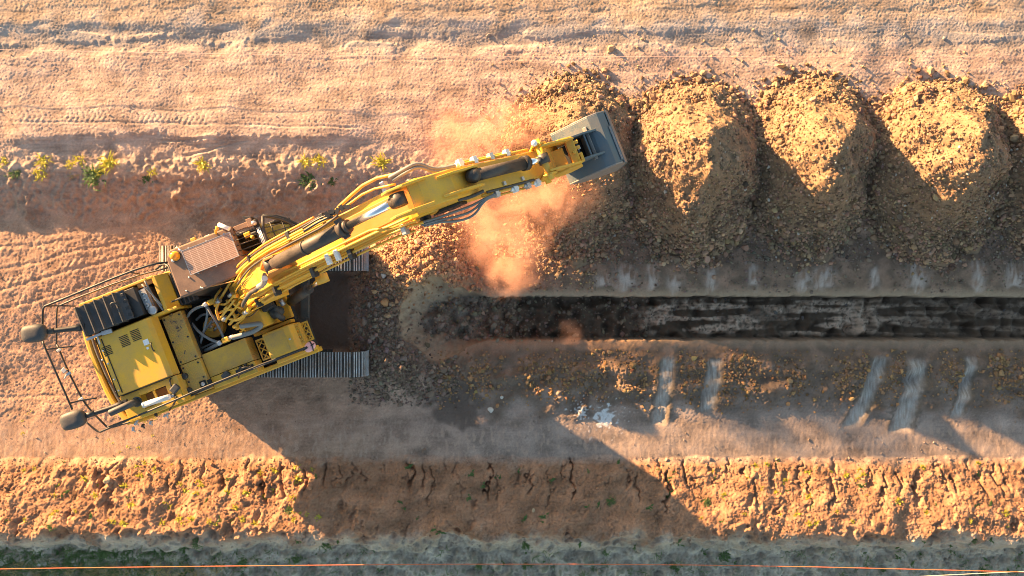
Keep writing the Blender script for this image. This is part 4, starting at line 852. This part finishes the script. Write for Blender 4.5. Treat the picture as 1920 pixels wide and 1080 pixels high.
for k, p_ in enumerate([(-.28, .34, 2.5), (-.16, -.3, 2.42), (.12, .34, 2.8), (-.1, .12, 2.7), (.35, -.15, 3.02), (.28, .25, 3.05), (-.3, -.05, 2.5), (0, -.36, 2.5)]):
    d = Vector((1, random.uniform(-.6, .6), .7)).normalized() * .07; up(MB().cyl(Vector(p_) - d, Vector(p_) + d, .042, 12), 'pipe_coupling', m_grey if k % 2 == 0 else m_pipe, boom)
up(MB().tube([(.42, -.02, 3.25), (.55, .02, 3.5), (.9, .1, 4.0), (1.15, .05, 4.4), (1.45, .1, 4.85), (1.6, .18, 5.1)], .042, 10, 2), 'hose', m_rub, boom)
up(MB().tube([(1.3, .06, 4.7), (1.5, .04, 5.0), (1.62, .10, 5.25)], .055, 12, 2), 'elbow', m_grey, boom)
for k in range(5): up(MB().tube([(.3 + .05 * k, .3 + .02 * k, 3.05), (.45 + .06 * k, .36 - .03 * k, 3.3), (.8, .38 - .04 * k, 3.85 + .05 * k), (1.2, .36, 4.45)], .010, 6, 2), 'cable', m_blk if k % 2 else m_pipe, boom)
up(MB().tube([(-.3, .75, 2.9), (-.15, .62, 3.15), (.25, .56, 3.2), (.5, .52, 3.25)], .012, 6, 2), 'cable', m_deep_orng, boom)
# --- stick cylinder on top of the boom
p0, p1, p2 = Vector((1.80, BC, 5.22)), Vector((3.50, BC, 6.24)), Vector((4.60, BC, 6.92)); d = (p2 - p0).normalized()
mb = MB(); mb.tube([p0 + d * .12, p1], .128, 24); mb.cyl(p0 + Vector((0, -.12, 0)), p0 + Vector((0, .12, 0)), .12, 18); mb.cyl(p1 - d * .1, p1 + d * .02, .15, 24); mb.cyl(p1 + d * .02, p1 + d * .10, .118, 20); mb.cyl(p0 + d * .95, p0 + d * 1.0, .138, 24)
mb.obox(p1 + Vector((-.05, .12, .03)), (.14, .1, .12), .2); mb.obox(p1 + Vector((-.02, -.14, .0)), (.12, .08, .1), .2); sc_ = up(mb, 'stick_cylinder', m_cylb, ex)
MB().cyl(p1 + d * .1, p2 - d * .1, .072, 20).build('piston_rod', m_chrome, sc_)
mb = MB(); mb.cyl(p2 + Vector((0, -.11, 0)), p2 + Vector((0, .11, 0)), .13, 20); mb.tube([p2 - d * .16, p2], .10, 14); mb.build('rod_eye', m_cylb, sc_)
mb = MB(); mb.tube([p1 + Vector((-.7, .22, -.1)), p1 + Vector((-.3, .26, .06)), p1 + Vector((-.1, .24, .10))], .022, 8, 2); mb.tube([p1 + Vector((-.7, .27, -.1)), p1 + Vector((-.3, .31, .06)), p1 + Vector((-.05, .27, .10))], .018, 8, 2)
for k in range(5): mb.obox(p1 + Vector((-.18 + .09 * k, .30 + .02 * (k % 2), .08)), (.07, .11, .08), .4 + k)
mb.build('hose_valve', m_blk, sc_)
# --- stick
SB = .24; sw = .255
spr = [(4.42, 6.98), (4.55, 7.08), (4.80, 7.02), (5.0, 6.98), (5.52, 6.72), (5.85, 6.48), (6.2, 6.08), (7.28, 4.98), (7.50, 4.72), (7.62, 4.48), (7.52, 4.30), (7.30, 4.36), (6.3, 5.10), (5.4, 5.72), (4.95, 5.92), (4.70, 6.05), (4.66, 6.35), (4.62, 6.70)]
body = [(4.80, 6.98), (5.0, 6.96), (5.52, 6.70), (5.75, 6.42), (6.1, 6.05), (7.28, 4.96), (7.50, 4.72), (7.62, 4.48), (7.52, 4.30), (7.30, 4.36), (6.3, 5.10), (5.4, 5.72), (4.95, 5.90), (4.74, 6.05)]
mb = MB(); mb.prof(body, SB - sw, SB + sw); stick = up(mb, 'stick', m_yel, ex, .02)
for y in (SB - sw + .02, SB + sw - .06):
    mb = MB(); mb.prof([(4.36, 6.93), (4.46, 7.05), (4.75, 7.09), (5.15, 6.99), (5.1, 6.75), (4.75, 6.68), (4.5, 6.80)], y, y + .04); up(mb, 'rear_lug', m_yel, stick, .008)
    mb = MB(); mb.prof([(5.30, 6.84), (5.60, 6.76), (5.95, 6.53), (6.02, 6.40), (5.9, 6.25), (5.55, 6.4)], y + (.05 if y < SB else -.05), y + .04 + (.05 if y < SB else -.05)); up(mb, 'front_lug', m_yel, stick, .008)
mb = MB(); mb.cyl((4.85, SB - sw - .16, 6.18), (4.85, SB + sw + .16, 6.18), .10, 20); up(mb, 'pivot_pin', m_blk, stick)
mb = MB(); mb.prof([(4.98, 5.95), (5.12, 6.2), (5.5, 6.2), (5.62, 5.92), (5.4, 5.78)], SB - sw - .05, SB - sw - .002); up(mb, 'side_pocket', m_blk, stick, .01)
ts = lambda a: float(np.interp(a, [5.52, 5.75, 6.1, 7.28], [6.70, 6.42, 6.05, 4.96]))
for s_, o_, a0, a1, dz, m, r_ in ((-1, .05, 5.9, 6.9, -.12, m_pipe, .03), (-1, .10, 6.0, 6.8, -.22, m_pipe, .022), (1, .05, 5.8, 7.0, -.08, m_pipe, .028), (1, .10, 5.7, 6.7, -.16, m_pipe, .02), (-1, .02, 6.0, 6.9, -.02, m_rub, .02)):
    up(MB().tube([(a, SB + s_ * (sw + o_), ts(a) + dz) for a in np.linspace(a0, a1, 6)], r_, 8, 1), 'hydraulic_pipe', m, stick)
for (a, s_, m) in ((6.15, -1, m_grey), (6.5, -1, m_white), (6.75, -1, m_grey), (6.95, -1, m_white), (5.75, 1, m_white), (6.0, 1, m_white), (6.3, 1, m_grey), (6.6, 1, m_white)):
    mb = MB(); mb.obox((a, SB + s_ * (sw + .08), ts(a) - .1), (.09, .13, .09), Matrix.Rotation(.75, 3, 'Y')); mb.cyl((a - .08, SB + s_ * (sw + .07), ts(a) - .05), (a + .06, SB + s_ * (sw + .07), ts(a) - .16), .04, 10); up(mb, 'pipe_coupling', m, stick, .006)
for a in (6.35, 6.7):
    mb = MB(); mb.obox((a, SB - sw + .05, ts(a) + .02), (.06, .07, .05), Matrix.Rotation(.75, 3, 'Y')); up(mb, 'bracket', m_grey, stick, .006)
# hoses looping past the boom and stick joint
for k, (y, sag, m) in enumerate(((-.06, .06, m_hose), (-.10, .12, m_hose), (-.13, .18, m_hose))):
    up(MB().tube([(4.72 + .03 * k, BC - bw + y - .02, 6.30 - .04 * k), (5.05, BC - bw + y - .06, 6.34), (5.35, BC - bw + y - sag * .9, 6.22), (5.65, BC - bw + y - sag * .9, 6.1 - .2 * sag), (5.9, SB - sw - .10 + y * .3, 6.2), (6.12, SB - sw - .07 + y * .3, 6.0)], .022, 10, 2), 'hose', m, stick)
up(MB().tube([(5.5, SB - sw - .01, 6.52), (5.72, SB - sw - .03, 6.42), (5.95, SB - sw + .0, 6.32)], .03, 10, 2), 'hose', m_rub, stick)
for k in range(2): up(MB().tube([(4.55 + .04 * k, BC + bw + .16 - .06 * k, 6.46), (4.85, BC + bw + .17 - .06 * k, 6.62), (5.1, BC + bw + .20 - .06 * k, 6.6), (5.3, SB + sw + .10 - .05 * k, 6.45), (5.75, SB + sw + .06, 6.32)], .034 - .006 * k, 10, 2), 'hose', m_hose, stick)
# bucket cylinder and linkage
p0, p1, p2 = Vector((5.88, SB + .03, 6.46)), Vector((6.86, SB + .02, 5.62)), Vector((7.20, SB + .01, 5.33)); d = (p2 - p0).normalized()
mb = MB(); mb.tube([p0, p1], .108, 22); mb.ell(p0, (.14, .13, .14)); mb.cyl(p1 - d * .09, p1 + d * .02, .135, 22); mb.cyl(p1 + d * .02, p1 + d * .06, .10, 18); bcl = up(mb, 'bucket_cylinder', m_cylb, ex)
MB().cyl(p1, p2, .062, 18).build('piston_rod', m_chrome, bcl)
MB().cyl(p2 + Vector((0, -.09, 0)), p2 + Vector((0, .09, 0)), .11, 18).build('rod_eye', m_cylb, bcl)
for y in (SB - .31, SB + .27):
    mb = MB(); mb.prof([(7.02, 4.72), (7.12, 4.62), (7.28, 4.78), (7.36, 5.3), (7.24, 5.44), (7.08, 5.36)], y, y + .04); up(mb, 'rocker_arm', m_yel, stick, .01)
    mb = MB(); mb.prof([(7.10, 5.26), (7.24, 5.42), (7.40, 5.36), (7.92, 4.88), (7.88, 4.72), (7.74, 4.70)], y + (.05 if y < SB else -.05), y + .04 + (.05 if y < SB else -.05)); up(mb, 'link_arm', m_yel, stick, .01)
mb = MB(); mb.cyl((7.20, SB - .39, 5.33), (7.20, SB + .39, 5.33), .065, 16); up(mb, 'link_pin', m_yel, stick)
mb = MB(); mb.cyl((7.18, SB - .38, 4.80), (7.18, SB + .38, 4.80), .06, 16); up(mb, 'link_pin', m_yel, stick)
mb = MB(); mb.lathe((7.14, SB + .33, 5.36), [(.055, 0), (.06, .06), (.03, .1), (0, .1)], 14); up(mb, 'lamp', m_white, stick)
# quick coupler
mb = MB(); mb.box(7.28, 7.66, SB - .20, SB + .16, 4.74, 4.80); mb.box(7.30, 7.40, SB - .18, SB + .14, 4.80, 4.86)
for y in (SB - .30, SB + .255): mb.prof([(7.30, 4.85), (7.62, 4.98), (7.90, 4.80), (7.94, 4.55), (7.7, 4.32), (7.4, 4.35)], y, y + .045)
mb.box(7.74, 7.90, SB - .26, SB + .24, 4.62, 4.84); mb.box(7.80, 7.86, SB - .05, SB + .0, 4.8, 4.9); qc = up(mb, 'quick_coupler', m_yel, ex, .012)
mb = MB()
for y in (-.2, -.08, .06, .17): mb.cyl((7.9, SB + y, 4.72), (7.99, SB + y, 4.72), .035, 10)
mb.box(7.92, 7.98, SB - .22, SB - .1, 4.6, 4.82); up(mb, 'coupler_jaw', m_pipe, qc, .008)
# --- bucket, tipped out with its mouth down
KC = .29; kw = .515
shell = [(7.62, 4.08), (7.85, 4.20), (8.12, 4.36), (8.36, 4.48), (8.56, 4.50), (8.72, 4.38), (8.81, 4.12), (8.82, 3.65), (8.73, 3.2)]
inn = [(a - .035 * (1 if a > 8.3 else -.3), z - .035) for a, z in shell]
mb = MB(); mb.prof(shell + inn[::-1], KC - kw, KC + kw); bucket = up(mb, 'bucket', m_buck, ex, .008)
for y in (KC - kw - .028, KC + kw):
    mb = MB(); mb.prof(shell + [(8.40, 3.2), (7.9, 3.6)], y, y + .028); up(mb, 'side_plate', m_buckw, bucket, .006)
for s_ in (-1, 1):
    mb = MB(); mb.prof([(7.62, 4.12), (7.66, 4.60), (7.90, 4.74), (8.12, 4.70), (8.44, 4.51), (8.3, 4.42), (8.0, 4.26)], KC + s_ * .235 - .02, KC + s_ * .235 + .02); up(mb, 'ear', m_buck, bucket, .008)
mb = MB(); mb.prof([(7.68, 4.14), (8.10, 4.37), (8.10, 4.385), (7.68, 4.155)], KC - .21, KC + .21); up(mb, 'pocket_shade', m_pit, bucket)  # near-black sheet painting the shade in the gap between the ears
mb = MB(); mb.prof([(8.10, 4.36), (8.14, 4.66), (8.17, 4.66), (8.2, 4.42)], KC - .212, KC + .212); mb.cyl((7.96, KC - .22, 4.55), (7.96, KC + .22, 4.55), .035, 12); up(mb, 'hanger_bridge', m_buck, bucket)
mb = MB(); mb.obox((7.98, KC + .02, 4.60), (.06, .08, .05), .1); up(mb, 'pin_tag', m_white, bucket)
mb = MB(); mb.prof([(8.20, 4.40), (8.22, 4.47), (8.27, 4.49), (8.29, 4.45)], KC - .30, KC + .36); up(mb, 'stiffener', m_buckw, bucket, .006)
mb = MB(); mb.box(8.70, 8.735, KC - kw + .03, KC + .22, 4.37, 4.42); up(mb, 'wear_strip', m_buckw, bucket, .004)
mb = MB(); mb.prof([(8.735, 4.385), (8.76, 4.375), (8.845, 4.13), (8.852, 3.65), (8.765, 3.16), (8.72, 3.18), (8.82, 3.65), (8.81, 4.12)], KC - kw - .03, KC + kw + .03); up(mb, 'wear_plate', m_buck, bucket, .004)
for i in range(5):
    y = KC - kw + .06 + i * (2 * kw - .12) / 4; mb = MB(); mb.prof([(8.76, 3.22), (8.66, 3.18), (8.60, 2.94), (8.66, 2.94)], y - .045, y + .045); up(mb, 'tooth', m_buckw, bucket, .006)
# soil still falling out of the bucket
n = 260; pa = rng.uniform(7.75, 8.7, n); pb = rng.uniform(KC - .7, KC + .5, n); pz = rng.uniform(1.9, 3.9, n); q = np.stack([C[0] + pa * math.cos(A) - pb * math.sin(A), C[1] + pa * math.sin(A) + pb * math.cos(A), pz], 1)
fl_ = rocks('falling_soil', q, np.exp(rng.normal(-4.0, .45, n)).clip(.006, .05), vary((.36, .2, .11), n), 1); tag(fl_, 'clods of soil dropping out of the tipped bucket', None, None, 'stuff')

# ------------------------------------------------------------------ the dust drifting off the falling soil
def dust(name, label, lo, hi, blobs, dens, nscale, seed):
    c = (Vector(lo) + Vector(hi)) / 2
    mb = MB(); mb.box(lo[0] - c.x, hi[0] - c.x, lo[1] - c.y, hi[1] - c.y, lo[2] - c.z, hi[2] - c.z)
    m = bpy.data.materials.new(name); m.use_nodes = True; N = m.node_tree.nodes; L = m.node_tree.links; N.remove(N['Principled BSDF'])
    pv_ = N.new('ShaderNodeVolumePrincipled'); pv_.inputs['Color'].default_value = (.94, .53, .37, 1); pv_.inputs['Anisotropy'].default_value = .0
    L.new(pv_.outputs[0], N['Material Output'].inputs['Volume'])
    tc = N.new('ShaderNodeTexCoord'); acc = None
    wn_ = N.new('ShaderNodeTexNoise'); wn_.inputs['Scale'].default_value = 1.0; wn_.inputs['Detail'].default_value = 3; L.new(tc.outputs['Object'], wn_.inputs['Vector'])
    wv_ = N.new('ShaderNodeVectorMath'); wv_.operation = 'MULTIPLY_ADD'; L.new(wn_.outputs['Color'], wv_.inputs[0]); wv_.inputs[1].default_value = (1.5, 1.5, .8); wv_.inputs[2].default_value = (-.75, -.75, -.4)
    wa = N.new('ShaderNodeVectorMath'); wa.operation = 'ADD'; L.new(tc.outputs['Object'], wa.inputs[0]); L.new(wv_.outputs[0], wa.inputs[1])
    for (p, r, amp) in blobs:
        s1 = N.new('ShaderNodeVectorMath'); s1.operation = 'SUBTRACT'; L.new(wa.outputs[0], s1.inputs[0]); s1.inputs[1].default_value = Vector(p) - c
        s2 = N.new('ShaderNodeVectorMath'); s2.operation = 'DIVIDE'; L.new(s1.outputs[0], s2.inputs[0]); s2.inputs[1].default_value = r
        ln = N.new('ShaderNodeVectorMath'); ln.operation = 'LENGTH'; L.new(s2.outputs[0], ln.inputs[0])
        mr = N.new('ShaderNodeMapRange'); mr.interpolation_type = 'SMOOTHSTEP'; mr.inputs[1].default_value = .1; mr.inputs[2].default_value = 1.0; mr.inputs[3].default_value = amp; mr.inputs[4].default_value = 0; L.new(ln.outputs['Value'], mr.inputs[0])
        if acc is None: acc = mr.outputs[0]
        else: ad = N.new('ShaderNodeMath'); ad.operation = 'ADD'; L.new(acc, ad.inputs[0]); L.new(mr.outputs[0], ad.inputs[1]); acc = ad.outputs[0]
    nz = N.new('ShaderNodeTexNoise'); nz.noise_dimensions = '4D'; nz.inputs['W'].default_value = seed; nz.inputs['Scale'].default_value = nscale; nz.inputs['Detail'].default_value = 5; nz.inputs['Roughness'].default_value = .68; L.new(wa.outputs[0], nz.inputs['Vector'])
    nr = N.new('ShaderNodeMapRange'); nr.inputs[1].default_value = .43; nr.inputs[2].default_value = .68; nr.inputs[3].default_value = 0.05; nr.inputs[4].default_value = 1; L.new(nz.outputs['Fac'], nr.inputs[0])
    mu = N.new('ShaderNodeMath'); mu.operation = 'MULTIPLY'; L.new(acc, mu.inputs[0]); L.new(nr.outputs[0], mu.inputs[1])
    m2 = N.new('ShaderNodeMath'); m2.operation = 'MULTIPLY'; L.new(mu.outputs[0], m2.inputs[0]); m2.inputs[1].default_value = dens; L.new(m2.outputs[0], pv_.inputs['Density'])
    o = mb.build(name, m); o.location = c; return tag(o, label, None, None, 'stuff')
D = lambda u, v, z: (*W(u, v, z), z)
dust('dust', 'orange dust cloud drifting below and behind the tipped bucket', (-2.6, -1.4, -.1), (2.4, 4.9, 3.4),
     [(D(965, 240, 1.1), (1.9, .95, .55), .8), (D(865, 260, .9), (1.5, 1.1, .5), .7), (D(1030, 370, 1.4), (1.3, .9, .6), 1.0), (D(945, 420, 1.0), (1.35, 1.3, .6), 1.2), (D(955, 505, .5), (.9, .9, .5), 1.1), (D(900, 330, .9), (1.8, 1.5, .5), .35), (D(1065, 628, .1), (.4, .3, .4), .2)], 5.5, 1.7, 3.0)
